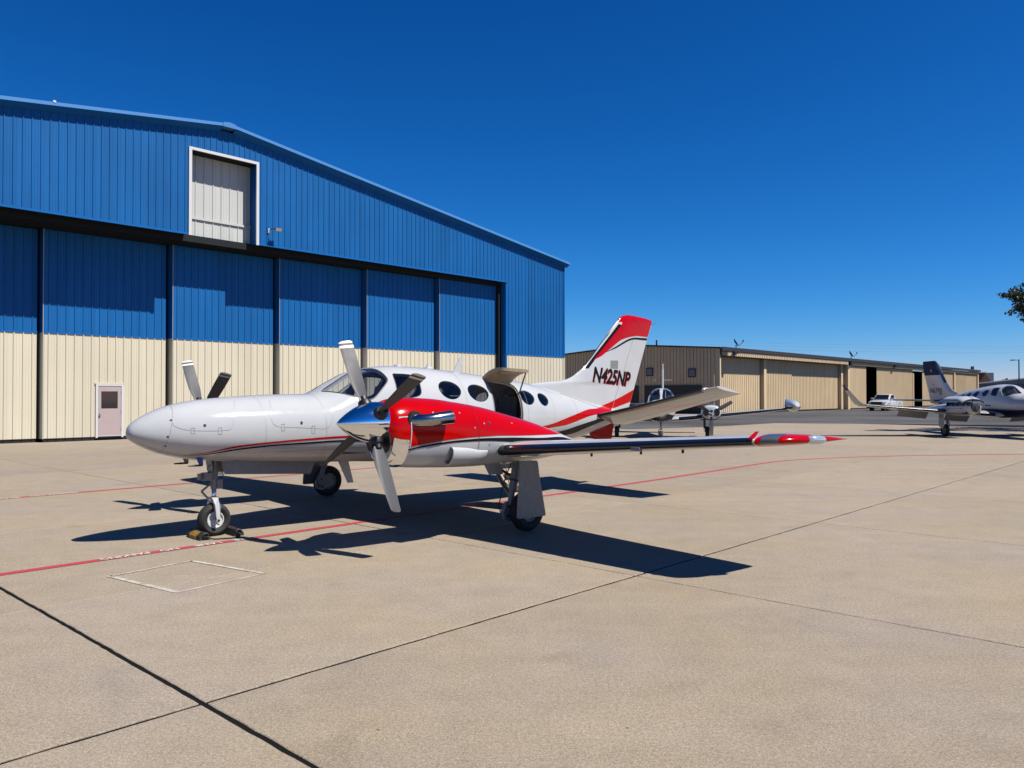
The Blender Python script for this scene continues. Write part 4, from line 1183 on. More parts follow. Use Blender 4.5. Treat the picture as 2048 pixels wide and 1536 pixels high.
# nacelles, propellers
NRED_LO = [(2.235, -.50), (1.976, -.362), (1.69, -.264), (1.276, -.139), (.821, -.022), (.322, .106), (-.10, .27), (-.416, .462), (-.65, .78), (-.76, 1.15), (-.79, 1.57)]
for sd_ in (1, -1):
    N = Body([], YE) if False else NAC
    def npnt(x, t, off=0.0, sd_=sd_):
        p = NAC.p(x, t, off); return (p[0], p[1] if sd_ > 0 else -p[1], p[2])
    nm = body_mesh(NAC, W_PAINT, 60, 48)
    if sd_ < 0: nm.v = [(x, -y, z) for x, y, z in nm.v]
    no = nm.build('nacelle', PL, True, 60)
    lo_pts = smooth_line(NRED_LO, 2)
    xs_ = pchip([p[0] for p in sorted(NRED_LO)], [p[1] for p in sorted(NRED_LO)])
    rows = []
    nX = 70
    for i in range(nX + 1):
        x = -.785 + (2.298 + .785) * i / nX
        t0 = xs_(x) if x < 2.2 else -.52; t1 = PI - t0
        rows.append([npnt(x, t0 + (t1 - t0) * k / 30, .004) for k in range(31)])
    grid_mesh(rows, R_PAINT).build('red_cowling', no, True)
    for mir in (False, True):
        mm = mirror_t if mir else (lambda p: p)
        strip('black_stripe', mm([(2.22, -.575), (1.973, -0.400), (1.687, -0.299), (1.274, -0.179), (0.821, -0.070), (.32, .03), (-.2, .16), (-.62, .42), (-.95, .55)]),
              mm([(2.21, -.62), (1.97, -0.445), (1.685, -0.345), (1.272, -0.235), (0.821, -0.15), (.32, -.12), (-.2, -.05), (-.7, .10), (-1.1, .15)]), lambda x, t: npnt(x, t, .0045), K_PAINT, no, 60, 2)
    # polished chin intake
    lip = MB(); nt = 40; prof = [(0, .0), (.025, .022), (.06, .03), (.12, .016), (.17, -.004)]
    rows = []
    for dx, off in ((-.05, -.06), (-.01, -.05), (.022, -.02), (.03, .002), (.02, .012), (-.05, .012), (-.16, .006)):
        rows.append([npnt(2.235 + dx, t, off) for t in [-PI + .22 + (PI - .44) * k / nt for k in range(nt + 1)]])
    grid_mesh(rows, CHROME).build('intake_lip', no, True)
    face = MB(); rows = [[npnt(2.19, t, -.02), npnt(2.19, t, -.14)] for t in [-PI + .3 + (PI - .6) * k / 20 for k in range(21)]]
    dk = MB()
    dk.prism([(2.303, sd_ * (YE + dy), z) for dy, z in ((-.20, 1.20), (-.26, 1.30), (-.24, 1.42), (.24, 1.42), (.26, 1.30), (.20, 1.20), (0, 1.12))], (-.02, 0, 0), CUFF); dk.build('intake_throat', no)
    pn = MB(); pn.prism([npnt(2.20, .42, .006), npnt(2.06, .40, .006), npnt(2.06, -.36, .006), npnt(2.20, -.42, .006)], (0, sd_ * .002, 0), CHROME); pn.build('cowl_plate', no)
    line_on('plate_edge', [(2.20, .42), (2.055, .40), (2.055, 0), (2.06, -.44)], .012, lambda x, t: npnt(x, t, .009), W_PAINT, no, 30, 0)
    # exhaust stubs on both sides of the cowl
    for q in (1, -1):
        e = MB(); y0 = sd_ * YE + q * .31
        pts = [(2.02, y0 - q * .08, 1.555), (1.96, y0 + q * .045, 1.555), (1.86, y0 + q * .125, 1.56), (1.72, y0 + q * .15, 1.575), (1.56, y0 + q * .155, 1.59)]
        rr = [.075, .078, .076, .082, .088]
        e.tube(pts, rr, EXH, 20, caps=False)
        inn = MB(); 
        e.tube([pts[-1], (1.62, y0 + q * .154, 1.585)], [.082, .074], CUFF, 20)
        e.build('exhaust_stack', no, True, 50)
        fl = MB(); Mf = Matrix.Translation((1.985, y0 + q * .0, 1.555)) @ Matrix.Rotation(-q * PI / 2, 4, 'X')
        fl.lathe([(.075, .03), (.105, .028), (.115, .015), (.12, -.03), (0, -.03)], CUFF, 24, Mf); fl.build('exhaust_flange', no, True, 40)
    # oil cooler scoop on the outer lower side
    sc = MB(); rows = []
    for i, (x, k) in enumerate(((1.46, 1.0), (1.40, 1.0), (1.2, .9), (1.0, .6), (.86, .15))):
        row = []
        for a in range(13):
            th = PI * a / 12
            row.append(npnt(x, -.66 + .27 * math.cos(th) * (1 if i < 3 else .8), .004 + .085 * k * math.sin(th) ** .6))
        rows.append(row)
    grid_mesh(rows, W_PAINT).build('oil_cooler_scoop', no, True)
    dk = MB(); row = [npnt(1.395, -.66 + .235 * math.cos(PI * a / 12), .006 + .075 * math.sin(PI * a / 12) ** .6) for a in range(13)]
    dk.add(row, [tuple(range(13))], GEAR_D); dk.build('scoop_mouth', no)
    rim_ = [npnt(1.462, -.66 + .27 * math.cos(PI * a / 16), .004 + .085 * math.sin(PI * a / 16) ** .6) for a in range(17)]
    sc = MB(); sc.tube(rim_, .013, W_PAINT, 8); sc.build('scoop_rim', no, True)
    for x, t in ((.93, .35), (1.30, .62), (1.1, .15), (.85, -.55), (.84, -.25), (1.75, .1), (1.72, .55), (.4, .6)):
        patch('cowl_fastener', oval(x, t, .011, .03), lambda x, t: npnt(x, t, .0065), SEAM, no, 1, 10, 0)
    patch('vent', oval(.84, .40, .025, .06), lambda x, t: npnt(x, t, .0065), SEALK, no, 1, 12, 0)
    b = MB(); p0 = Vector(npnt(.55, -1.2)); b.hexa([tuple(p0 + Vector(v)) for v in [(.10, -.01, -.14), (-.14, -.01, -.15), (-.14, .01, -.15), (.10, .01, -.14), (.22, -.01, .05), (-.06, -.01, .05), (-.06, .01, .05), (.22, .01, .05)]], GEAR); b.build('drain_mast', no)
    line_on('cowl_seam', [(1.02, 1.2), (1.03, .6), (1.03, .0), (1.02, -.5)], .006, lambda x, t: npnt(x, t, .006), mat('dark_red_seam', (.22, .0, .005), .4), no, 30)
    propeller(PL, 2.40, sd_ * YE, 1.534, 1.135, -.50 if sd_ > 0 else -.63, 4, .245, .462, .13, .185, 1.74)

# fin
FLE = [(1.50, -2.55), (2.05, -2.6), (2.10, -2.95), (2.122, -3.35), (2.15, -3.60), (2.22, -3.83), (2.30, -3.98), (2.395, -4.143), (3.40, -5.222), (3.47, -5.31), (3.52, -5.42), (3.545, -5.55)]
FTE = [(1.50, -5.57), (1.613, -5.617), (2.117, -5.839), (2.613, -6.05), (3.099, -6.264), (3.47, -6.42), (3.50, -6.30), (3.53, -5.95), (3.545, -5.75)]
FN = Fin(FLE, FTE)
fin = FN.mesh(W_PAINT, 1.52, 3.542, 60, 24).build('vertical_fin', PL, True, 50)
fin.data.materials.append(R_PAINT)
for pf_ in fin.data.polygons:
    if pf_.center.z > 3.36 and pf_.center.x < -5.25: pf_.material_index = 1
for sd_ in (1, -1):
    fpn = lambda x, z, o=.003: FN.p(x, z, sd_, o)
    rows = []
    up = [(2.60, -4.50), (2.75, -4.68), (3.0, -4.955), (3.318, -5.30), (3.42, -5.244)]
    # red top: between a lower curve and the cap
    lowc = pchip([-6.30, -5.875, -5.699, -5.326, -4.964, -4.639, -4.46], [3.112, 3.116, 3.098, 3.017, 2.825, 2.639, 2.57])
    lef = pchip([-6.45, -5.60, -5.45, -5.34, -5.313, -4.46], [3.46, 3.535, 3.52, 3.45, 3.318, 2.57])
    rows = []
    for i in range(61):
        x = -4.465 - (6.425 - 4.465) * i / 60
        z0 = lowc(x)
        # highest z of the red on this x
        if x > -5.30: z1 = 2.575 + (x + 4.46) / (-5.30 + 4.46) * (3.31 - 2.575)
        else: z1 = min(lef(x), 3.545)
        if x < -6.27: z0 = max(z0, 3.112 + (-6.27 - x) / .15 * .34)
        rows.append([fpn(x, z0 + (max(z1, z0 + .001) - z0) * k / 8) for k in range(9)])
    grid_mesh(rows, R_PAINT).build('red_top', fin, True)
    cap = [(-5.262, 3.43), (-5.30, 3.455), (-5.36, 3.49), (-5.40, 3.40), (-5.32, 3.33), (-5.285, 3.38)]
    strip('black_stripe', [(-4.80, 2.735), (-5.129, 2.865), (-5.467, 3.008), (-5.757, 3.074), (-6.25, 3.087)], [(-4.80, 2.730), (-5.129, 2.83), (-5.467, 2.967), (-5.757, 3.036), (-6.23, 3.038)], fpn, K_PAINT, fin, 40, 2)
    strip('black_leading_stripe', [(-4.185, 2.392), (-4.72, 2.872), (-5.225, 3.33)], [(-4.275, 2.388), (-4.81, 2.870), (-5.31, 3.315)], fpn, K_PAINT, fin, 20, 2)
    strip('deicing_boot', [(-4.150, 2.398), (-4.68, 2.889), (-5.215, 3.388)], [(-4.165, 2.398), (-4.695, 2.889), (-5.228, 3.386)], lambda x, z: fpn(x, z, .006), BOOT, fin, 20, 2)
    strip('red_band', [(-4.40, 1.575), (-4.903, 1.70), (-5.347, 1.83), (-5.772, 1.975)], [(-4.68, 1.49), (-4.902, 1.551), (-5.346, 1.651), (-5.655, 1.72)], fpn, R_PAINT, fin, 30, 3)
    line_on('rudder_gap', [(-5.70, 3.03), (-5.46, 2.5), (-5.20, 1.95), (-5.02, 1.55)], .008, fpn, SEAM, fin, 24)
    line_on('rudder_gap', [(-5.71, 3.52), (-5.70, 3.42), (-5.90, 3.38)], .006, lambda x, z: fpn(x, z, .005), mat('dark_red_seam', (.22, .0, .005), .4), fin, 14, 0)
    pl_ = [(-4.94, 2.565), (-5.19, 2.572), (-5.19, 2.405), (-4.94, 2.402)]
    patch('access_plate', pl_, lambda x, z: fpn(x, z, .003), GEAR, fin, 3, 24, 0)
    for body, m_, dx, dz, o in (('N425NP', R_PAINT, -.016, -.018, .003), ('N425NP', K_PAINT, 0, 0, .008)):
        if sd_ > 0: tf = lambda u, v: fpn(-4.36 - u * .86 + dx, 2.145 - .064 * u + v + dz, o)
        else: tf = lambda u, v: fpn(-5.55 + u * .86 + dx, 2.145 - .064 * (1.35 - u) + v + dz, o)
        text_on('registration', body, tf, m_, fin, .41, .28, .011, .96)
# stabilizer
SST = [(.12, -4.12, 1.43, 1.22, .10), (.6, -4.16, 1.515, 1.14, .10), (2.55, -4.36, 1.935, .86, .09), (2.78, -4.39, 1.985, .84, .085), (2.86, -4.42, 2.0, .80, .07)]
for sd_ in (1, -1):
    T = Wing(SST, sd_, .15, 0)
    so = T.mesh(W_PAINT, 14, 16).build('stabilizer', PL, True, 50)
    T.boot(BOOT, .30, 2.58, .10, .10).build('deicing_boot', so, True)
    line_on('elevator_gap', [(.35, .66), (1.5, .66), (2.6, .66)], .010, lambda y, c: T.p(y, c, .003), SEALK, so, 14, 0)
    line_on('elevator_gap', [(.35, -.66), (1.5, -.66), (2.6, -.66)], .010, lambda y, c: T.p(y, c, .003), SEALK, so, 14, 0)
    hb = MB(); p = Vector(T.p(2.62, 0)); hb.lathe([(0, .10), (.025, .08), (.04, .0), (.035, -.1), (0, -.2)], W_PAINT, 14, Matrix.Translation(p + Vector((-.06, 0, 0))) @ Matrix.Rotation(PI / 2, 4, 'Y')); hb.build('horn_balance', so, True)
vf = Fin([(.90, -4.62), (1.02, -4.42), (1.30, -4.15)], [(.90, -5.02), (1.30, -5.12)], .02, .03)
vf.mesh(R_PAINT, .90, 1.30, 10, 8).build('ventral_fin', PL, True, 50)

# landing gear
for sd_ in (1, -1):
    y = sd_ * 2.63
    st = MB()
    st.tube([(.04, y - sd_ * .14, 1.02), (.10, y - sd_ * .13, .75), (.155, y - sd_ * .125, .55)], [.062, .062, .058], GEAR, 14)
    st.tube([(.155, y - sd_ * .125, .55), (.21, y - sd_ * .12, .36)], .04, GEAR, 12)
    g = st.build('main_gear', PL, True, 45)
    k = MB(); k.prism([(.13, y - sd_ * .17, .42), (.27, y - sd_ * .17, .40), (.33, y - sd_ * .17, .28), (.31, y - sd_ * .17, .17), (.20, y - sd_ * .17, .14), (.0, y - sd_ * .17, .22), (-.05, y - sd_ * .17, .28), (.02, y - sd_ * .17, .34)], (0, sd_ * .06, 0), GEAR); k.build('trailing_link', g)
    for (bx, bz) in ((.22, .34), (.26, .22), (.20, .20)):
        q = MB(); q.tube([(bx, y - sd_ * .18, bz), (bx, y - sd_ * .09, bz)], .022, GEAR_D, 10); q.build('bolt', g)
    ax = MB(); ax.tube([(0, y - sd_ * .15, .28), (0, y + sd_ * .09, .28)], .03, GEAR_D, 10); ax.build('axle', g)
    make_wheel(g, 0, y, .28, .28, .17, face=sd_, rim=GEAR)
    dr = MB(); yy = y + sd_ * .20
    dr.prism([(.345, yy, .99), (.02, yy, .975), (.0, yy, .93), (-.02, yy, .80), (-.145, yy, .24), (-.13, yy, .215), (.37, yy, .225), (.39, yy, .25), (.345, yy, .80)], (0, sd_ * .018, 0), GEAR); dr.build('gear_door', g)
    br = MB(); br.tube([(.10, y - sd_ * .14, .72), (.16, y - sd_ * .75, .96)], .022, GEAR_D, 8); br.build('side_brace', g)
    hs = MB(); hs.tube([(.06, y - sd_ * .20, .98), (.17, y - sd_ * .24, .75), (.26, y - sd_ * .22, .55), (.34, y - sd_ * .2, .35), (.28, y - sd_ * .2, .2)], .009, GEAR_D, 6); hs.build('brake_hose', g)
    cl = MB(); cl.tube([(.11, y - sd_ * .13, .70), (.118, y - sd_ * .13, .675)], .072, GEAR_D, 14); cl.build('clamp', g)
st = MB(); st.tube([(3.235, 0, 1.05), (3.245, 0, .62)], .045, GEAR, 14)
ng = st.build('nose_gear', PL, True, 45)
q = MB(); q.tube([(3.245, 0, .63), (3.252, 0, .46)], .032, OLEO, 12); q.build('oleo_piston', ng, True)
q = MB()
for s in (1, -1):
    q.prism([(3.215, s * .04, .50), (3.29, s * .04, .50), (3.285, s * .11, .42), (3.27, s * .125, .24), (3.22, s * .125, .24), (3.205, s * .11, .40)], (0, s * .022, 0), W_PAINT)
q.box((3.205, -.055, .445), (3.295, .055, .515), W_PAINT); q.build('fork', ng)
make_wheel(ng, 3.245, 0, .215, .215, .16)
q = MB(); q.tube([(3.245, -.15, .215), (3.245, .15, .215)], .028, W_PAINT, 12); q.tube([(3.245, .151, .215), (3.245, .156, .215)], .016, CUFF, 10); q.build('axle', ng)
q = MB(); q.tube([(3.29, .02, .70), (3.42, .02, .60)], .014, GEAR, 8); q.tube([(3.42, .02, .60), (3.30, .02, .46)], .014, GEAR, 8); q.build('scissor_link', ng)
q = MB(); q.box((3.30, -.06, .74), (3.40, .08, .84), GEAR); q.box((3.41, -.05, .75), (3.45, .02, .83), GEAR); q.build('taxi_light', ng)
q = MB(); q.box((3.15, -.055, .62), (3.225, .055, .74), GEAR); q.build('steering_collar', ng)
q = MB(); q.tube([(3.27, .04, 1.0), (3.36, .05, .9), (3.33, .05, .80)], .006, GEAR_D, 6); q.tube([(3.2, .05, .95), (3.14, .05, .8), (3.18, .05, .72)], .005, GEAR_D, 6); q.build('hydraulic_line', ng)
for s in (1, -1):
    d = MB(); d.prism([(3.24, s * .21, 1.0), (1.87, s * .21, .95), (1.95, s * .22, .745), (3.20, s * .22, .825)], (0, s * .014, 0), GEAR); nd = d.build('nose_gear_door', PL)
d = MB(); d.prism([(3.33, -.09, 1.02), (3.33, .09, 1.02), (3.28, .08, .74), (3.28, -.08, .74)], (-.012, 0, 0), GEAR); d.build('nose_strut_door', PL)
# probes, antennas
for y in (.24, -.24):
    q = MB(); q.prism([(3.58, y - .008, 1.06), (3.50, y - .008, 1.06), (3.49, y - .008, .965), (3.535, y - .008, .955)], (0, .016, 0), BLUEP if y > 0 else GEAR); po = q.build('pitot_mast', PL)
    q = MB(); q.tube([(3.50, y, .962), (3.60, y, .962), (3.68, y, .962)], [.013, .013, .008], STEEL_DK, 8); q.build('pitot_tube', po)
def blade_ant(nm, x, z, h, c, y=0.0, rake=.10, up=1):
    q = MB(); q.prism([(x, y - .006, z), (x - c, y - .006, z), (x - c - rake * .9, y - .006, z + up * h), (x - rake - c * .35, y - .006, z + up * h)], (0, .012, 0), W_PAINT)
    return q.build(nm, PL)
blade_ant('blade_antenna', -.84, 2.25, .24, .15)
blade_ant('belly_antenna', 1.36, .87, .33, .17, rake=.10, up=-1)
blade_ant('belly_antenna', 1.95, .92, .07, .10, up=-1)
for x, z in ((.28, 2.318), (-.32, 2.295)):
    q = MB(); q.lathe([(.07, 0), (.065, .02), (.05, .04), (.025, .05), (0, .052)], W_PAINT, 16, Matrix.Translation((x, 0, z - .01))); q.build('roof_beacon', PL, True)
q = MB(); q.hexa([(-.28, -.03, 2.28), (-.40, -.03, 2.28), (-.40, .03, 2.28), (-.28, .03, 2.28), (-.30, -.01, 2.36), (-.37, -.01, 2.36), (-.37, .01, 2.36), (-.30, .01, 2.36)], W_PAINT); q.build('roof_antenna', PL)
q = MB(); q.tube([(-6.40, 0, 3.40), (-6.58, 0, 3.42)], .004, GEAR_D, 5); q.build('static_wick', PL)

# chocks at the nose wheel, tied by a rope
CH = MB()
def world_pt(x, y, z):
    v = Vector((-PU.y, PU.x)); p = PM + PU * x + v * y
    return Vector((p.x, p.y, z))
ck = empty('wheel_chocks', world_pt(3.245, 0, 0), math.atan2(PU.y, PU.x), 'black and yellow rubber wheel chocks roped round the nose wheel', 'chocks')
for s in (1, -1):
    q = MB(); x0 = s * .20
    q.prism([(x0 - s * .045, -.16, 0), (x0 + s * .10, -.16, 0), (x0 + s * .09, -.16, .05), (x0 + s * .03, -.16, .095), (x0 - s * .015, -.16, .085)], (0, .42, 0), CHOCK); co = q.build('chock', ck)
    q = MB(); q.prism([(x0 + s * .102, -.08, .004), (x0 + s * .099, -.08, .045), (x0 + s * .04, -.08, .094), (x0 + s * .034, -.08, .0945), (x0 + s * .09, -.08, .02)], (0, .22, 0), YELLOW); q.build('yellow_band', co)
    q = MB(); q.lathe([(.03, -.012), (.045, 0), (.03, .012)], CHOCK, 12, Matrix.Translation((x0 + s * .02, .27, .055)) @ Matrix.Rotation(PI / 2, 4, 'X'), True); q.build('rope_eye', co)
q = MB(); q.tube(smooth_line([(.22, .275, .05), (.14, .31, .012), (.02, .36, .010), (-.08, .40, .010), (-.16, .36, .012), (-.24, .29, .02), (-.22, .275, .05)], 2), .009, CHOCK, 8); q.build('rope', ck, True)
# ------------------------------------------------------------------ parked cabin twin on the right (registration N679JJ), nose towards the camera
def place(name, x, y, hx, hy, label, cat, group=None):
    return empty(name, (x, y, 0), math.atan2(hy, hx), label, cat, group)

CT = place('cabin_twin', 22.05, 35.7, .02, -1.0, 'white and navy twin-engine airplane with open cowling parked at the right edge', 'airplane')
CF = Body([(x, zt, zb, w, zc, a, c) for x, zt, zb, w, zc, a, c in
  [(4.30, 1.40, 1.38, .01, 1.39, 2, 2), (4.22, 1.52, 1.26, .14, 1.39, 2, 2), (3.9, 1.70, 1.10, .34, 1.38, 2.1, 2.1), (3.4, 1.80, 1.0, .46, 1.37, 2.2, 2.2), (2.6, 1.86, .93, .57, 1.38, 2.2, 2.3), (1.86, 1.89, .90, .63, 1.40, 2.2, 2.4),
   (1.55, 2.04, .885, .65, 1.41, 2.1, 2.4), (1.2, 2.21, .865, .672, 1.43, 2.1, 2.4), (.8, 2.30, .845, .69, 1.45, 2.15, 2.4), (.3, 2.325, .82, .715, 1.46, 2.2, 2.4), (-.5, 2.27, .805, .718, 1.46, 2.25, 2.4),
   (-1.6, 2.14, .835, .695, 1.46, 2.2, 2.4), (-2.6, 1.98, .92, .60, 1.46, 2.1, 2.3), (-3.6, 1.78, 1.05, .44, 1.45, 2, 2.1), (-4.6, 1.66, 1.22, .28, 1.45, 2, 2), (-5.4, 1.58, 1.38, .12, 1.47, 2, 2), (-5.7, 1.54, 1.45, .04, 1.49, 2, 2)]])
cops = [WSL, mirror_t(WSL), SW, mirror_t(SW)]
CW = [(-.10, .58, .21, .23), (-.78, .56, .20, .23), (-1.38, .54, .19, .23), (-1.93, .52, .17, .23), (-2.35, .50, .13, .22)]
b = body_mesh(CF, W_PAINT, 80, 48); cfo = b.build('fuselage', CT, True)
nx, nt = 30, 40
rows = [[CF.p(1.80 + (-2.75 - 1.80) * k / nx, 2 * PI * q / nt, -.05) for q in range(nt)] for k in range(nx + 1)]
c = grid_mesh(rows, DARKIN, True)
c.f.append(tuple(range(nt))); c.m.append(0); c.f.append(tuple(nx * nt + k for k in reversed(range(nt)))); c.m.append(0)
boolean_cut(cfo, [c.build('cavity', CT)] + [cutter(CF, o, CT) for o in cops + [oval(*w) for w in CW] + [mirror_t(oval(*w)) for w in CW]])
cfo.data.polygons.foreach_set('use_smooth', [True] * len(cfo.data.polygons)); cfo.data.set_sharp_from_angle(angle=math.radians(32))
cfp = lambda off: (lambda x, t: CF.p(x, t, off))
for o in (WSL, mirror_t(WSL)): patch('windshield', o, cfp(-.006), WSGLASS, CT, 6, 48)
for o in (SW, mirror_t(SW)): patch('cockpit_window', o, cfp(-.006), GLASS, CT, 4, 36)
for o in [oval(*w) for w in CW] + [mirror_t(oval(*w)) for w in CW]: patch('cabin_window', o, cfp(-.012), GLASS, CT, 3, 28)
for x, y in ((.75, .27), (.75, -.27), (-.3, -.28), (-.9, .28)):
    s = MB(); s.box((x - .24, y - .22, 1.30), (x + .24, y + .22, 1.44), LEATHER); s.box((x - .30, y - .2, 1.4), (x - .2, y + .2, 1.95), LEATHER); s.build('seat', CT)
for mir in (False, True):
    mm = mirror_t if mir else (lambda p: p)
    strip('navy_belly', mm([(4.1, -.05), (3.2, -.25), (2, -.30), (.5, -.30), (-1, -.27), (-2.2, -.22), (-3.2, -.08), (-4.4, .15)]), mm([(4.1, -1.5708), (3.2, -1.5708), (2, -1.5708), (.5, -1.5708), (-1, -1.5708), (-2.2, -1.5708), (-3.2, -1.1), (-4.4, -.4)]), cfp(.003), NAVY, CT, 50, 8)
    strip('grey_pinstripe', mm([(3.6, -.22), (2, -.33), (.5, -.32), (-1, -.28), (-2.4, -.2)]), mm([(3.6, -.24), (2, -.36), (.5, -.35), (-1, -.31), (-2.4, -.23)]), cfp(.003), GEAR, CT, 40, 1)
    for xa, xb in ((.42, .30), (.25, .06)):
        strip('small_lettering', mm([(xa, -.06), ((xa + xb) / 2, -.06), (xb, -.06)]), mm([(xa, -.12), ((xa + xb) / 2, -.12), (xb, -.12)]), cfp(.003), K_PAINT, CT, 6, 1)
CFN = Fin([(1.45, -3.2), (1.95, -3.25), (2.0, -3.35), (2.06, -3.6), (2.25, -3.92), (2.55, -4.22), (3.60, -5.12), (3.66, -5.25)], [(1.45, -5.75), (1.7, -5.80), (3.60, -6.42), (3.66, -6.38)])
cfin = CFN.mesh(W_PAINT, 1.50, 3.63, 30, 16).build('vertical_fin', CT, True, 50)
for sd_ in (1, -1):
    fpn = lambda x, z, o=.004: CFN.p(x, z, sd_, o)
    rows = []
    for i in range(13):
        z = 2.88 + (3.625 - 2.88) * i / 12; a, c = CFN.le(z), CFN.te(z)
        rows.append([fpn(a + (c - a) * q / 12, z) for q in range(13)])
    grid_mesh(rows, NAVY).build('navy_top', cfin, True)
    strip('deicing_boot', [(-4.19, 2.50), (-4.62, 3.0), (-5.10, 3.56)], [(-4.36, 2.46), (-4.78, 3.0), (-5.25, 3.56)], lambda x, z: fpn(x, z, .006), BOOT, cfin, 14, 2)
    if sd_ < 0: tf = lambda u, v: fpn(-5.72 + u * 1.16, 1.96 + v, .006)
    else: tf = lambda u, v: fpn(-4.55 - u, 1.955 + v, .006)
    text_on('registration', 'N679JJ', tf, K_PAINT, cfin, .36, .0, .004, 1.0)
    patch('badge', oval(-5.55, 3.12, .07, .07), lambda x, z: fpn(x, z, .006), mat('pale_badge', (.6, .55, .5), .5), cfin, 1, 14, 0)
    patch('lamp_spot', oval(-5.36, 2.40, .04, .04), lambda x, z: fpn(x, z, .006), SEALK, cfin, 1, 12, 0)
CWS = [(.45, .98, .98, 2.10, .15), (2.44, .72, 1.10, 1.75, .145), (3.1, .62, 1.15, 1.55, .14), (6.25, .45, 1.40, 1.05, .12)]
CSS = [(.12, -4.35, 1.56, 1.15, .10), (2.45, -4.75, 1.60, .75, .09), (2.55, -4.85, 1.60, .62, .05)]
for sd_ in (1, -1):
    W = Wing(CWS, sd_); wo = W.mesh(W_PAINT, 12, 14).build('wing', CT, True, 50)
    W.boot(BOOT, 2.85, 6.2).build('deicing_boot', wo, True); W.boot(BOOT, .8, 1.9, .04, .04).build('deicing_boot', wo, True)
    strip('navy_wing_stripe', [(2.85, .10), (4.5, .10), (6.2, .10)], [(2.85, .24), (4.5, .24), (6.2, .24)], lambda y, c: W.p(y, c, .004), NAVY, wo, 20, 3)
    T = Wing(CSS, sd_, 0, 0); so = T.mesh(W_PAINT, 10, 12).build('stabilizer', CT, True, 50)
    T.boot(BOOT, .3, 2.45, .09, .09).build('deicing_boot', so, True)
    # canted winglet
    wl = MB()
    a = [W.p(6.25, c_) for c_ in (0, .5, 1)]
    y0 = sd_ * 6.25
    prof = [(0, .45, 1.405), (.12, .42, 1.42), (.30, .20, 1.62), (.62, -.45, 2.30)]
    rows = []
    for dy, xl, zz in prof:
        ch = {0: 1.05, .12: .98, .30: .72, .62: .30}[dy]; th = .035 * ch
        rows.append([(xl, y0 + sd_ * dy, zz), (xl - .3 * ch, y0 + sd_ * (dy - th), zz + th * .4), (xl - ch, y0 + sd_ * dy, zz), (xl - .3 * ch, y0 + sd_ * (dy + th), zz - th * .4)])
    g = grid_mesh(rows[:3], W_PAINT, True); g2 = grid_mesh(rows[2:], W_PAINT, True)
    wl.add(g.v, g.f, W_PAINT); wl.add(g2.v, g2.f, W_PAINT); wl.add(rows[-1], [(0, 1, 2, 3)], NAVY); wl.add(rows[0], [(3, 2, 1, 0)], W_PAINT)
    wlo = wl.build('winglet', CT, True, 40)
    cp = MB(); r2 = [tuple(Vector(p).lerp(Vector(q), .66) + Vector((0, (Vector(p).lerp(Vector(q), .66).y - (y0 + sd_ * .51)) * .12, 0))) for p, q in zip(rows[2], rows[3])]
    r3 = [tuple(Vector(p) + Vector((.01 if k == 0 else -.01 if k == 2 else 0, sd_ * (-.012 if k == 1 else .012 if k == 3 else 0), .012))) for k, p in enumerate(rows[3])]
    g = grid_mesh([r2, r3], NAVY, True); cp.add(g.v, g.f, NAVY); cp.add(r3, [(0, 1, 2, 3)], NAVY); cp.build('navy_cap', wlo)
    lb = MB(); lb.tube([W.p(2.85, -.72), W.p(4.3, -.72)], .01, SEALK, 6); 
    # lowered flap
    fl = MB()
    for ya, yb in ((1.0, 2.1), (2.95, 4.35)):
        a0, a1 = Vector(W.p(ya, -.76)), Vector(W.p(yb, -.76))
        d = Vector((-.26, 0, -.30))
        up = Vector((0, 0, .035))
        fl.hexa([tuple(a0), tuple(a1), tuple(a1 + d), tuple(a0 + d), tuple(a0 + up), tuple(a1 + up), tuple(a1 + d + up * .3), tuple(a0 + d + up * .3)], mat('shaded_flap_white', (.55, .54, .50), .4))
    fl.build('flap', wo)
    # nacelle with its upper cowl doors propped open
    yc = sd_ * 2.44
    CN = Body([(2.15, 1.50, 1.12, .20, 1.34, 2, 2), (2.0, 1.52, 1.0, .34, 1.32, 2.2, 2.2), (1.2, 1.50, .95, .40, 1.30, 2.3, 2.3), (.2, 1.48, .95, .38, 1.26, 2.2, 2.2), (-.8, 1.38, 1.0, .30, 1.2, 2, 2), (-1.7, 1.22, 1.08, .14, 1.15, 2, 2), (-2.0, 1.15, 1.12, .03, 1.135, 2, 2)], yc)
    cnm = MB(); rows = []
    for k in range(41):
        x = -2.0 + 4.15 * k / 40
        t1 = .35 if x > .55 else 1.55
        rows.append([CN.p(x, -PI - t1 + (PI + 2 * t1) * q / 30) for q in range(31)])
    no = grid_mesh(rows, W_PAINT).build('nacelle', CT, True, 60)
    eb = MB()
    eb.box((.65, yc - .30, 1.02), (2.0, yc + .30, 1.30), GEAR_D)
    for k in range(3):
        for q in (-1, 1):
            eb.tube([(.95 + k * .36, yc + q * .12, 1.30), (.95 + k * .36, yc + q * .36, 1.36)], .12, GEAR_D, 12)
    eb.tube([(.7, yc, 1.45), (1.9, yc, 1.45)], .06, GEAR, 10); eb.tube([(.9, yc - .2, 1.48), (1.2, yc, 1.56), (1.6, yc + .2, 1.48)], .04, GEAR, 8)
    eb.box((.56, yc - .34, 1.0), (.6, yc + .34, 1.52), CUFF); eb.build('engine_block', no, True, 40)
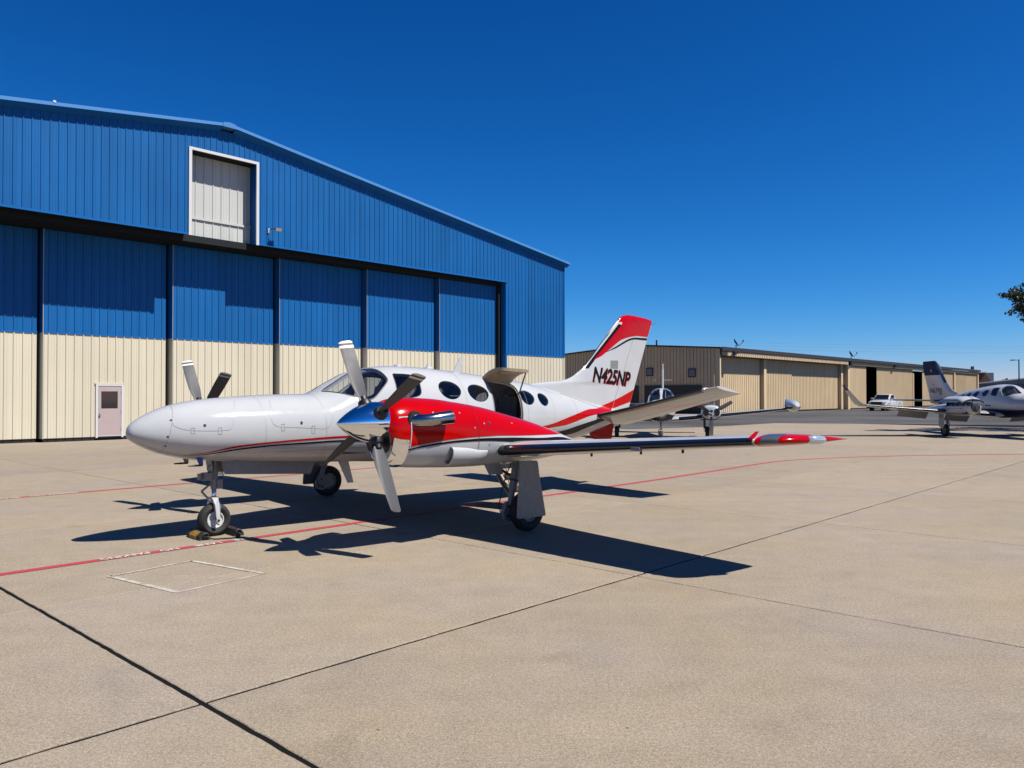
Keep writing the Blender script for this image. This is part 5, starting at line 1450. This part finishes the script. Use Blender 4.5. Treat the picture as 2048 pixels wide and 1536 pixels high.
    for q in (-1, 1):
        cw = MB(); rows = []
        for i in range(9):
            x = .55 + 1.45 * i / 8; rows.append([(x, yc + q * (.02 + .46 * math.sin(a_ * .19)), 1.60 + .20 * math.cos(a_ * .19) - (.06 if i > 6 else 0) * (i - 6)) for a_ in range(9)])
        g = grid_mesh(rows, W_PAINT); rows2 = [[(x, y, z - .02) for x, y, z in r] for r in rows]; g2 = grid_mesh(rows2, GEAR_D)
        cw.add(g.v, g.f, W_PAINT); cw.add(g2.v, g2.f, GEAR_D); cw.build('cowl_door', no, True, 60)
        pr = MB(); pr.tube([(1.3, yc + q * .34, 1.35), (1.3, yc + q * .40, 1.62)], .012, STEEL_DK, 6); pr.build('cowl_prop_rod', no)
    pf = MB(); pf.lathe([(.16, 0), (.16, .05), (.07, .06), (.07, .14), (0, .14)], GEAR_D, 18, Matrix.Translation((2.12, yc, 1.30)) @ Matrix.Rotation(PI / 2, 4, 'Y')); pf.build('propeller_flange', no, True, 40)
    # main gear
    y = sd_ * 2.50
    st = MB(); st.tube([(-.05, y - sd_ * .10, 1.05), (.0, y - sd_ * .08, .45)], .05, GEAR, 10); st.tube([(0, y - sd_ * .08, .45), (0, y - sd_ * .08, .27)], .035, OLEO, 10)
    g = st.build('main_gear', CT, True, 45); make_wheel(g, 0, y + sd_ * .02, .27, .27, .17, rim=GEAR)
    dr = MB(); dr.prism([(.24, y + sd_ * .20, 1.0), (-.16, y + sd_ * .20, 1.0), (-.16, y + sd_ * .20, .45), (.10, y + sd_ * .2, .34), (.24, y + sd_ * .20, .45)], (0, sd_ * .02, 0), W_PAINT); dr.build('gear_door', g)
    sl = MB(); sl.tube([(.05, y - sd_ * .08, .72), (.2, y - sd_ * .08, .5), (.04, y - sd_ * .08, .3)], .02, GEAR, 8); sl.build('scissor_link', g)
st = MB(); st.tube([(3.1, 0, 1.0), (3.12, 0, .45)], .045, GEAR, 10); ng2 = st.build('nose_gear', CT, True, 45); make_wheel(ng2, 3.12, 0, .21, .21, .15)
fk = MB()
for s in (1, -1): fk.tube([(3.12, s * .02, .5), (3.12, s * .11, .42), (3.12, s * .11, .2)], .025, W_PAINT, 8)
fk.build('fork', ng2)
vt = MB(); vt.tube([(-4.9, 0, 1.3), (-4.9, 0, .95)], .03, GEAR_D, 8); vt.box((-5.0, -.25, .94), (-4.8, .25, .97), GEAR_D); vt.build('tail_stand', CT)

# ------------------------------------------------------------------ light twin with tip tanks, facing the camera
LTW = place('light_twin', 6.62, 35.0, -.20, -.98, 'white and navy light twin airplane with wing-tip tanks facing the camera behind the red tail', 'airplane')
LF = Body([(2.75, 1.20, 1.16, .02, 1.18, 2, 2), (2.6, 1.36, 1.0, .20, 1.17, 2, 2), (2.2, 1.50, .86, .36, 1.15, 2.1, 2.2), (1.5, 1.60, .78, .50, 1.15, 2.2, 2.3), (.95, 1.66, .74, .58, 1.18, 2.3, 2.4), (.55, 1.98, .72, .61, 1.25, 2.4, 2.4), (.2, 2.14, .72, .63, 1.3, 2.5, 2.4), (-.5, 2.18, .72, .64, 1.3, 2.5, 2.4),
  (-1.4, 2.08, .76, .58, 1.3, 2.4, 2.4), (-2.4, 1.80, .90, .42, 1.3, 2.2, 2.2), (-3.6, 1.58, 1.10, .26, 1.34, 2, 2), (-5.2, 1.45, 1.25, .07, 1.35, 2, 2)])
lfo = body_mesh(LF, W_PAINT, 60, 40).build('fuselage', LTW, True)
lfp = lambda off: (lambda x, t: LF.p(x, t, off))
LWS = [(.90, 1.48), (.88, 1.0), (.82, .66), (.60, .46), (.36, .46), (.18, .62), (.10, .95), (.10, 1.25), (.13, 1.49), (.5, 1.50)]
nx, nt = 16, 32
rows = [[LF.p(.95 + (-1.5 - .95) * k / nx, 2 * PI * q / nt, -.05) for q in range(nt)] for k in range(nx + 1)]
c = grid_mesh(rows, DARKIN, True)
c.f.append(tuple(range(nt))); c.m.append(0); c.f.append(tuple(nx * nt + k for k in reversed(range(nt)))); c.m.append(0)
LSW = [(.05, .95), (.05, .50), (-.9, .50), (-.95, .90)]
LO = [LWS, mirror_t(LWS), LSW, mirror_t(LSW)]
boolean_cut(lfo, [c.build('cavity', LTW)] + [cutter(LF, o, LTW) for o in LO])
lfo.data.polygons.foreach_set('use_smooth', [True] * len(lfo.data.polygons)); lfo.data.set_sharp_from_angle(angle=math.radians(32))
for o in (LWS, mirror_t(LWS)): patch('windshield', o, lfp(-.006), WSGLASS, LTW, 5, 40)
for o in (LSW, mirror_t(LSW)): patch('cabin_window', o, lfp(-.006), GLASS, LTW, 4, 30)
s = MB(); s.tube([(.62, .18, 1.55), (.30, .18, 2.05)], .012, W_PAINT, 6); s.build('defroster_strip', LTW)
for y in (.27, -.27):
    s = MB(); s.box((-.35, y - .2, 1.1), (.1, y + .2, 1.25), LEATHER); s.box((-.42, y - .18, 1.2), (-.32, y + .18, 1.85), LEATHER); s.build('seat', LTW)
s = MB(); s.box((.40, -.5, 1.2), (.55, .5, 1.66), PANELK); s.build('instrument_panel', LTW)
for mir in (False, True):
    mm = mirror_t if mir else (lambda p: p)
    strip('navy_belly', mm([(2.65, -.2), (1.8, -.30), (.8, -.32), (-.5, -.28), (-2, -.15), (-3.6, .0)]), mm([(2.65, -1.5708), (1.8, -1.5708), (.8, -1.5708), (-.5, -1.5708), (-2, -1.0), (-3.6, -.5)]), lfp(.003), NAVY, LTW, 40, 6)
LFN = Fin([(1.35, -3.2), (1.6, -3.5), (2.0, -3.95), (3.40, -4.75), (3.46, -4.85)], [(1.35, -5.2), (2.0, -5.3), (3.4, -5.55), (3.46, -5.5)], .05, .05)
lfi = LFN.mesh(W_PAINT, 1.35, 3.44, 20, 12).build('vertical_fin', LTW, True, 50)
rows = []
q = MB()
for sd_ in (1, -1):
    strip('navy_cap', [(-4.63, 3.15), (-4.75, 3.40)], [(-5.4, 3.15), (-5.5, 3.40)], lambda x, z: LFN.p(x, z, sd_, .004), NAVY, lfi, 6, 4, 0)
q.tube([(-4.6, -.45, 2.62), (-4.6, .45, 2.62)], .012, W_PAINT, 6); q.build('tail_antenna', LTW)
q = MB(); q.lathe([(.05, 0), (.05, .05), (.02, .09), (0, .09)], R_PAINT, 12, Matrix.Translation((-5.1, 0, 3.43))); q.build('beacon', LTW, True)
LW = [(.40, .55, .80, 1.75, .15), (2.1, .50, .95, 1.55, .14), (5.35, .22, 1.27, 1.05, .12)]
LS = [(.08, -4.1, 1.42, 1.05, .10), (2.5, -4.35, 1.42, .70, .09)]
for sd_ in (1, -1):
    W = Wing(LW, sd_); wo = W.mesh(W_PAINT, 10, 12).build('wing', LTW, True, 50)
    W.boot(BOOT, 2.5, 5.25, .06, .06).build('deicing_boot', wo, True); W.boot(BOOT, .75, 1.72, .06, .06).build('deicing_boot', wo, True)
    T = Wing(LS, sd_, 0, 0); so = T.mesh(W_PAINT, 8, 10).build('stabilizer', LTW, True, 50); T.boot(BOOT, .3, 2.45, .08, .08).build('deicing_boot', so, True)
    TB = Body([(1.25, 1.40, 1.38, .02, 1.39, 2, 2), (1.1, 1.52, 1.26, .14, 1.39, 2, 2), (.7, 1.62, 1.17, .24, 1.39, 2, 2), (.1, 1.66, 1.16, .27, 1.40, 2, 2), (-.7, 1.68, 1.22, .22, 1.44, 2, 2), (-1.4, 1.70, 1.38, .12, 1.54, 2, 2), (-1.75, 1.68, 1.60, .03, 1.64, 2, 2)], sd_ * 5.50)
    to = body_mesh(TB, W_PAINT, 30, 24).build('tip_tank', LTW, True)
    strip('navy_stripe', [(1.1, -.1), (.2, -.1), (-1.2, -.1)], [(1.1, -.6), (.2, -.6), (-1.2, -.6)], lambda x, t: TB.p(x, t, .004), NAVY, to, 20, 3)
    strip('navy_stripe', [(1.1, PI + .1), (.2, PI + .1), (-1.2, PI + .1)], [(1.1, PI + .6), (.2, PI + .6), (-1.2, PI + .6)], lambda x, t: TB.p(x, t, .004), NAVY, to, 20, 3)
    yc = sd_ * 2.08
    NB = Body([(1.45, 1.36, .88, .33, 1.12, 2.4, 2.4), (1.38, 1.42, .84, .39, 1.12, 2.5, 2.5), (1.0, 1.45, .80, .42, 1.12, 2.4, 2.5), (.2, 1.43, .80, .40, 1.12, 2.3, 2.3), (-.8, 1.25, .88, .28, 1.1, 2, 2), (-1.5, 1.10, 1.0, .08, 1.05, 2, 2)], yc)
    no = body_mesh(NB, W_PAINT, 30, 32).build('nacelle', LTW, True, 50)
    rows = [[NB.p(1.40 - 1.9 * k / 20, t_, .004) for t_ in [-PI + .15 + (PI - .3) * q / 16 for q in range(17)]] for k in range(21)]
    grid_mesh(rows, NAVY).build('navy_lower_cowl', no, True)
    for q in (-1, 1):
        ik = MB(); ik.lathe([(.13, 0), (.12, .012), (0, .012)], CUFF, 18, Matrix.Translation((1.452, yc + q * .22, 1.14)) @ Matrix.Rotation(PI / 2, 4, 'Y') @ Matrix.Scale(1.25, 4, (1, 0, 0))); ik.build('cooling_inlet', no)
    propeller(LTW, 1.62, yc, 1.12, .95, -1.05 if sd_ > 0 else -.6, 3, .14, .27, .10, .17, .45, True, False)
    y = sd_ * 1.85
    st = MB(); st.tube([(-.05, y, .95), (0, y, .40)], .05, GEAR_D, 10); st.tube([(0, y, .42), (0, y, .25)], .032, OLEO, 8)
    g = st.build('main_gear', LTW, True, 45); make_wheel(g, 0, y + sd_ * .12, .25, .25, .17, rim=GEAR)
    dr = MB(); dr.prism([(.2, y + sd_ * .25, .86), (-.2, y + sd_ * .25, .86), (-.16, y + sd_ * .27, .42), (.16, y + sd_ * .27, .42)], (0, sd_ * .015, 0), NAVY); dr.build('gear_door', g)
    br = MB(); br.tube([(0, y, .75), (.05, y - sd_ * .55, .95)], .02, GEAR_D, 6); br.build('side_brace', g)
st = MB(); st.tube([(2.05, 0, .95), (2.1, 0, .42)], .04, GEAR, 10); g = st.build('nose_gear', LTW, True, 45); make_wheel(g, 2.1, 0, .19, .19, .14)
fk = MB()
for s in (1, -1): fk.tube([(2.1, s * .02, .46), (2.1, s * .10, .38), (2.1, s * .10, .19)], .022, W_PAINT, 8)
fk.build('fork', g)
sl = MB(); sl.tube([(2.12, 0, .7), (2.24, 0, .56), (2.12, 0, .45)], .016, W_PAINT, 6); sl.build('scissor_link', g)
for s in (1, -1):
    d = MB(); d.prism([(2.35, s * .16, .84), (1.7, s * .16, .80), (1.75, s * .2, .62), (2.3, s * .2, .66)], (0, s * .012, 0), W_PAINT); d.build('nose_gear_door', LTW)

# ------------------------------------------------------------------ white pickup by the tan hangar
PK = place('pickup_truck', 44.4, 94.0, -.70, -.71, 'white pickup truck parked in front of the tan hangar', 'truck')
TW = mat('white_truck_paint', (.72, .72, .71), .25, 0, .5); TK = mat('truck_black_plastic', (.015, .015, .016), .5)
b = MB()
def loft(secs, m):
    rows = []
    for x, hw, z0, z1, tw in secs:
        rows.append([(x, -hw, z0), (x, -hw, (z0 + z1) * .5), (x, -hw * .97, z1 - .06), (x, -tw, z1), (x, tw, z1), (x, hw * .97, z1 - .06), (x, hw, (z0 + z1) * .5), (x, hw, z0)])
    g = grid_mesh(rows, m, True); n = 8
    g.f.append(tuple(range(n))); g.m.append(0); g.f.append(tuple(reversed([(len(rows) - 1) * n + k for k in range(n)]))); g.m.append(0)
    return g
body = loft([(2.85, .80, .62, 1.05, .62), (2.75, .96, .50, 1.14, .80), (2.0, 1.0, .45, 1.22, .88), (1.35, 1.01, .45, 1.28, .92), (.6, 1.01, .45, 1.30, .95), (-.75, 1.01, .45, 1.32, .97)], TW).build('body', PK, True, 40)
bed = MB()
bed.box((-2.85, -1.01, .50), (-.78, -.88, 1.38), TW); bed.box((-2.85, .88, .50), (-.78, 1.01, 1.38), TW); bed.box((-2.9, -1.0, .52), (-2.82, 1.0, 1.38), TW); bed.box((-.85, -.87, .52), (-.78, .87, 1.38), TW); bed.box((-2.81, -.87, .60), (-.86, .87, .68), TK); bed.build('cargo_bed', PK)
cabin = loft([(1.30, .93, 1.28, 1.36, .80), (.62, .86, 1.27, 1.93, .70), (.2, .85, 1.27, 1.98, .70), (-.35, .85, 1.27, 1.97, .70), (-.74, .88, 1.27, 1.70, .76)], TW).build('cab', PK, True, 35)
g = MB(); g.add([(1.265, -.80, 1.40), (1.265, .80, 1.40), (.66, .70, 1.88), (.66, -.70, 1.88)], [(0, 1, 2, 3)], DKGLASS); g.v = [(x + .028, y, z + .022) for x, y, z in g.v]; g.build('windshield', PK)
for s in (1, -1):
    g = MB(); g.add([(1.0, s * .925, 1.36), (-.45, s * .90, 1.36), (-.32, s * .872, 1.84), (.52, s * .872, 1.84)], [(0, 1, 2, 3)], DKGLASS); g.build('side_window', PK)
    g = MB(); g.box((1.0, s * 1.0 if s > 0 else -1.28, 1.34), (1.14, 1.28 if s > 0 else -1.0, 1.56), TW); g.build('mirror', PK)
    g = MB(); g.hexa([(2.62, s * .62, .86), (2.88, s * .62, .86), (2.62, s * .985, .90), (2.5, s * .985, .90), (2.62, s * .62, 1.06), (2.84, s * .62, 1.06), (2.60, s * .99, 1.10), (2.5, s * .99, 1.10)], mat('headlight_lens', (.10, .10, .10), .1, .3)); g.build('headlight', PK)
    for x in (1.75, -1.85):
        w = MB(); M = Matrix.Translation((x, s * .86, .40)) @ Matrix.Rotation(-PI / 2, 4, 'X')
        w.lathe([(.24, -.13), (.36, -.13), (.40, -.09), (.40, .09), (.36, .13), (.24, .13), (.24, -.13)], RUBBER, 28, M); wo = w.build('wheel', PK, True, 40)
        w = MB(); w.lathe([(.24, -.08), (.2, .0), (0, .03)], GEAR, 24, M @ Matrix.Rotation(0 if s > 0 else PI, 4, 'X')); w.lathe([(.25, .11 * s), (.20, .12 * s), (.08, .09 * s), (0, .10 * s)], GEAR, 24, M); w.build('rim', wo, True, 40)
        a = MB(); M2 = Matrix.Translation((x, s * 1.003, .42)) @ Matrix.Rotation(-PI / 2, 4, 'X'); a.lathe([(.50, -.02), (.50, .012), (.42, .012), (.42, -.02)], TK, 28, M2); a.build('wheel_arch', PK)
g = MB(); g.box((2.80, -.60, .72), (2.90, .60, 1.08), TK); gr = g.build('grille', PK)
g = MB(); g.box((2.895, -.6, .84), (2.915, .6, .88), STEEL_DK); g.box((2.895, -.6, .96), (2.915, .6, 1.0), STEEL_DK); g.build('grille_bar', gr)
g = MB(); g.box((2.70, -.98, .40), (2.98, .98, .50), TK); g.box((2.70, -.80, .50), (2.97, .80, .70), TK); g.box((2.75, -.99, .52), (2.95, -.81, .72), TW); g.box((2.75, .81, .52), (2.95, .99, .72), TW); g.box((2.71, -.78, .705), (2.96, .78, .72), TW); bo = g.build('bumper', PK)
g = MB(); g.box((2.972, -.16, .54), (2.985, .16, .66), WHITE_T); g.build('number_plate', bo)

# ------------------------------------------------------------------ far background on the right
def far_box(name, label, cat, x, y, rz):
    return empty(name, (x, y, 0), rz, label, cat)
GB = far_box('grey_building', 'low grey metal building with sloping roof at the far right', 'building', 125, 176, -.35)
GM = metal_sheet('weathered_grey_sheeting', (.16, .19, .23), .6, .12)
b = MB(); b.box((-18, 0, 0), (60, 30, 4.4), GM); b.build('wall', GB)
b = MB(); b.prism([(-19, -.5, 4.4), (60, -.5, 4.4), (60, -.5, 13.4)], (0, 32, 0), GM); b.build('roof', GB)
for k in range(18):
    b = MB(); b.box((-17.5 + k * 4.2, -.12, .1), (-17.2 + k * 4.2, -.003, 4.3), GM); b.build('wall_rib', GB)
BB = far_box('brick_building', 'red brick building end seen past the tan hangar', 'building', 122.5, 205, -.2)
BR = mat('red_brick', (.22, .085, .05), .85, var=(1.2, .3), pos=True)
b = MB(); b.box((-6, 0, 0), (1.6, 12, 5.6), BR); b.build('wall', BB)
b = MB(); b.prism([(-6, .0, 5.6), (1.5, .0, 5.6), (0.3, .0, 7.6), (-6, .0, 7.6)], (0, 12, 0), BR); b.box((-6.3, -.3, 7.6), (.5, 12.3, 7.85), WHITE_T); b.build('roof', BB)
b = MB(); b.box((.7, 3, 5.5), (3.4, 8, 7.7), mat('rooftop_unit_grey', (.22, .24, .25), .6)); b.build('rooftop_unit', BB)
WB = far_box('white_shed', 'white flat-roofed shed between the brick and grey buildings', 'building', 113.5, 190, -.2)
b = MB(); b.box((-8, 0, 0), (9, 8, 4.3), WHITE_T); b.build('wall', WB); b = MB(); b.box((-8.3, -.3, 4.3), (9.3, 8.3, 4.5), GM); b.build('roof', WB)
LP = far_box('street_lamp', 'tall dark lamp post with a short arm in front of the grey building', 'lamp', 96.3, 150, 0)
b = MB(); b.tube([(0, 0, 0), (0, 0, 8.6)], [.13, .10], STEEL_DK, 10); b.build('pole', LP)
b = MB(); b.box((-1.3, -.06, 8.42), (-.0, .06, 8.52), STEEL_DK); b.build('arm', LP)
b = MB(); b.hexa([(-1.55, -.2, 8.34), (-.8, -.2, 8.38), (-.8, .2, 8.38), (-1.55, .2, 8.34), (-1.5, -.15, 8.56), (-.8, -.18, 8.56), (-.8, .18, 8.56), (-1.5, .15, 8.56)], STEEL_DK); b.build('lamp_head', LP)
for x, y, h, lab in ((116.6, 200.0, 8.6, 'short dark utility pole rising behind the grey building'),):
    U = far_box('utility_pole', lab, 'pole', x, y, 0)
    b = MB(); b.tube([(0, 0, 0), (0, 0, h)], [.18, .14], STEEL_DK, 8); b.build('pole', U)
    b = MB(); b.box((-1.2, -.08, h - .55), (1.2, .08, h - .35), STEEL_DK); b.build('cross_arm', U)
    b = MB(); b.box((-.3, -.25, h - .3), (.3, .25, h + .5), STEEL_DK); b.build('insulator', U)
for dz, nm in ((0, 'upper'), (-.9, 'middle'), (-2.0, 'lower')):
    b = MB(); pts = [(60 + 200 * k / 24, 245, 17.0 + dz + 1.6 * ((k / 12 - 1) ** 2)) for k in range(25)]
    b.tube(pts, .022, mat('power_cable', (.12, .14, .16), .6), 5)
    tag(b.build('power_line'), nm + ' of the three thin power lines crossing the sky at the far right', 'cable', 'power lines')

# ------------------------------------------------------------------ foliage
LEAF = mat('oak_leaf', (.030, .055, .018), .55, var=(1.5, .5), pos=True)
BARK = mat('oak_bark', (.07, .055, .04), .9, var=(6, .3), bump=(14, .6), pos=True)
def leaf_cloud(clumps, size, rng, m):
    b = MB(); vs = []; fs = []
    for (c, rad, n) in clumps:
        for _ in range(n):
            d = Vector((rng.gauss(0, 1), rng.gauss(0, 1), rng.gauss(0, 1)))
            d = d.normalized() * rad * rng.random() ** .45
            d.z *= .72
            p = Vector(c) + d
            a = Vector((rng.gauss(0, 1), rng.gauss(0, 1), rng.gauss(0, .8))).normalized(); q = a.orthogonal().normalized()
            q = (q * math.cos(rng.random() * 6.3) + a.cross(q) * math.sin(rng.random() * 6.3))
            L = size * rng.uniform(.7, 1.35); w = L * .30
            k = len(vs)
            vs += [p - a * L * .5, p + q * w + a.cross(q) * w * .25, p + a * L * .5, p - q * w + a.cross(q) * w * .25]
            fs.append((k, k + 1, k + 2, k + 3))
    b.add(vs, fs, m)
    return b
rng = random.Random(11)
OT = far_box('oak_tree', 'dark leafy oak branch reaching in at the right edge above the twin airplane', 'tree', 29.75, 40.5, 0)
tr = MB(); tr.tube([(0, 0, 0), (.1, 0, 1.6), (-.05, .1, 3.2), (.0, 0, 5.0), (.1, 0, 7.2)], [.42, .34, .30, .24, .12], BARK, 12)
limbs = [((0, 0, 3.4), (-2.2, -.6, 5.4), (-4.05, -.9, 6.2)), ((0, 0, 4.2), (-1.8, .2, 6.4), (-3.75, .1, 6.95)), ((0, 0, 3.6), (2.2, 1, 5.6), (4.0, 1.2, 6.4)), ((0, 0, 4.5), (.3, 2.2, 6.4), (.6, 3.8, 7.2)), ((0, 0, 4.6), (.5, -2.2, 6.4), (.8, -3.6, 7.0)), ((0, 0, 5.5), (1.6, .4, 8.2), (2.4, .4, 9.2))]
for l in limbs: tr.tube(smooth_line(l, 2), [.16 * (1 - k / 9.5) + .02 for k in range(len(smooth_line(l, 2)))], BARK, 8)
tr.build('trunk', OT, True)
cl = []
for l in limbs:
    for f in (.55, .75, .92, 1.0):
        p = Vector(l[1]).lerp(Vector(l[2]), f)
        cl.append((p, .42 if f > .9 else .8, 170 if f > .9 else 380))
for _ in range(26):
    a = rng.random() * 6.28; r = rng.uniform(.5, 3.0); cl.append(((1.2 + r * math.cos(a), r * math.sin(a), rng.uniform(6.2, 9.6)), 1.2, 420))
cl += [((-4.45, -.9, 6.15), .30, 60), ((-4.0, -.9, 6.9), .42, 110), ((-4.5, -.5, 6.95), .30, 60), ((-4.85, -.6, 6.85), .24, 34), ((-4.15, -.4, 7.15), .32, 60), ((-4.3, -.9, 6.35), .28, 55), ((-4.75, -.9, 5.98), .20, 26), ((-3.9, -.6, 7.4), .25, 34), ((-5.05, -.6, 6.95), .15, 14)]
leaf_cloud(cl, .15, rng, LEAF).build('crown', OT)
fl = []
for k in range(46):
    fl.append(((rng.uniform(118, 175), rng.uniform(225, 260), rng.uniform(3, 5.6)), rng.uniform(1.6, 2.4), 160))
o = leaf_cloud(fl, .9, rng, LEAF).build('distant_trees'); tag(o, 'dark strip of distant trees beyond the grey building', 'trees', kind='stuff')
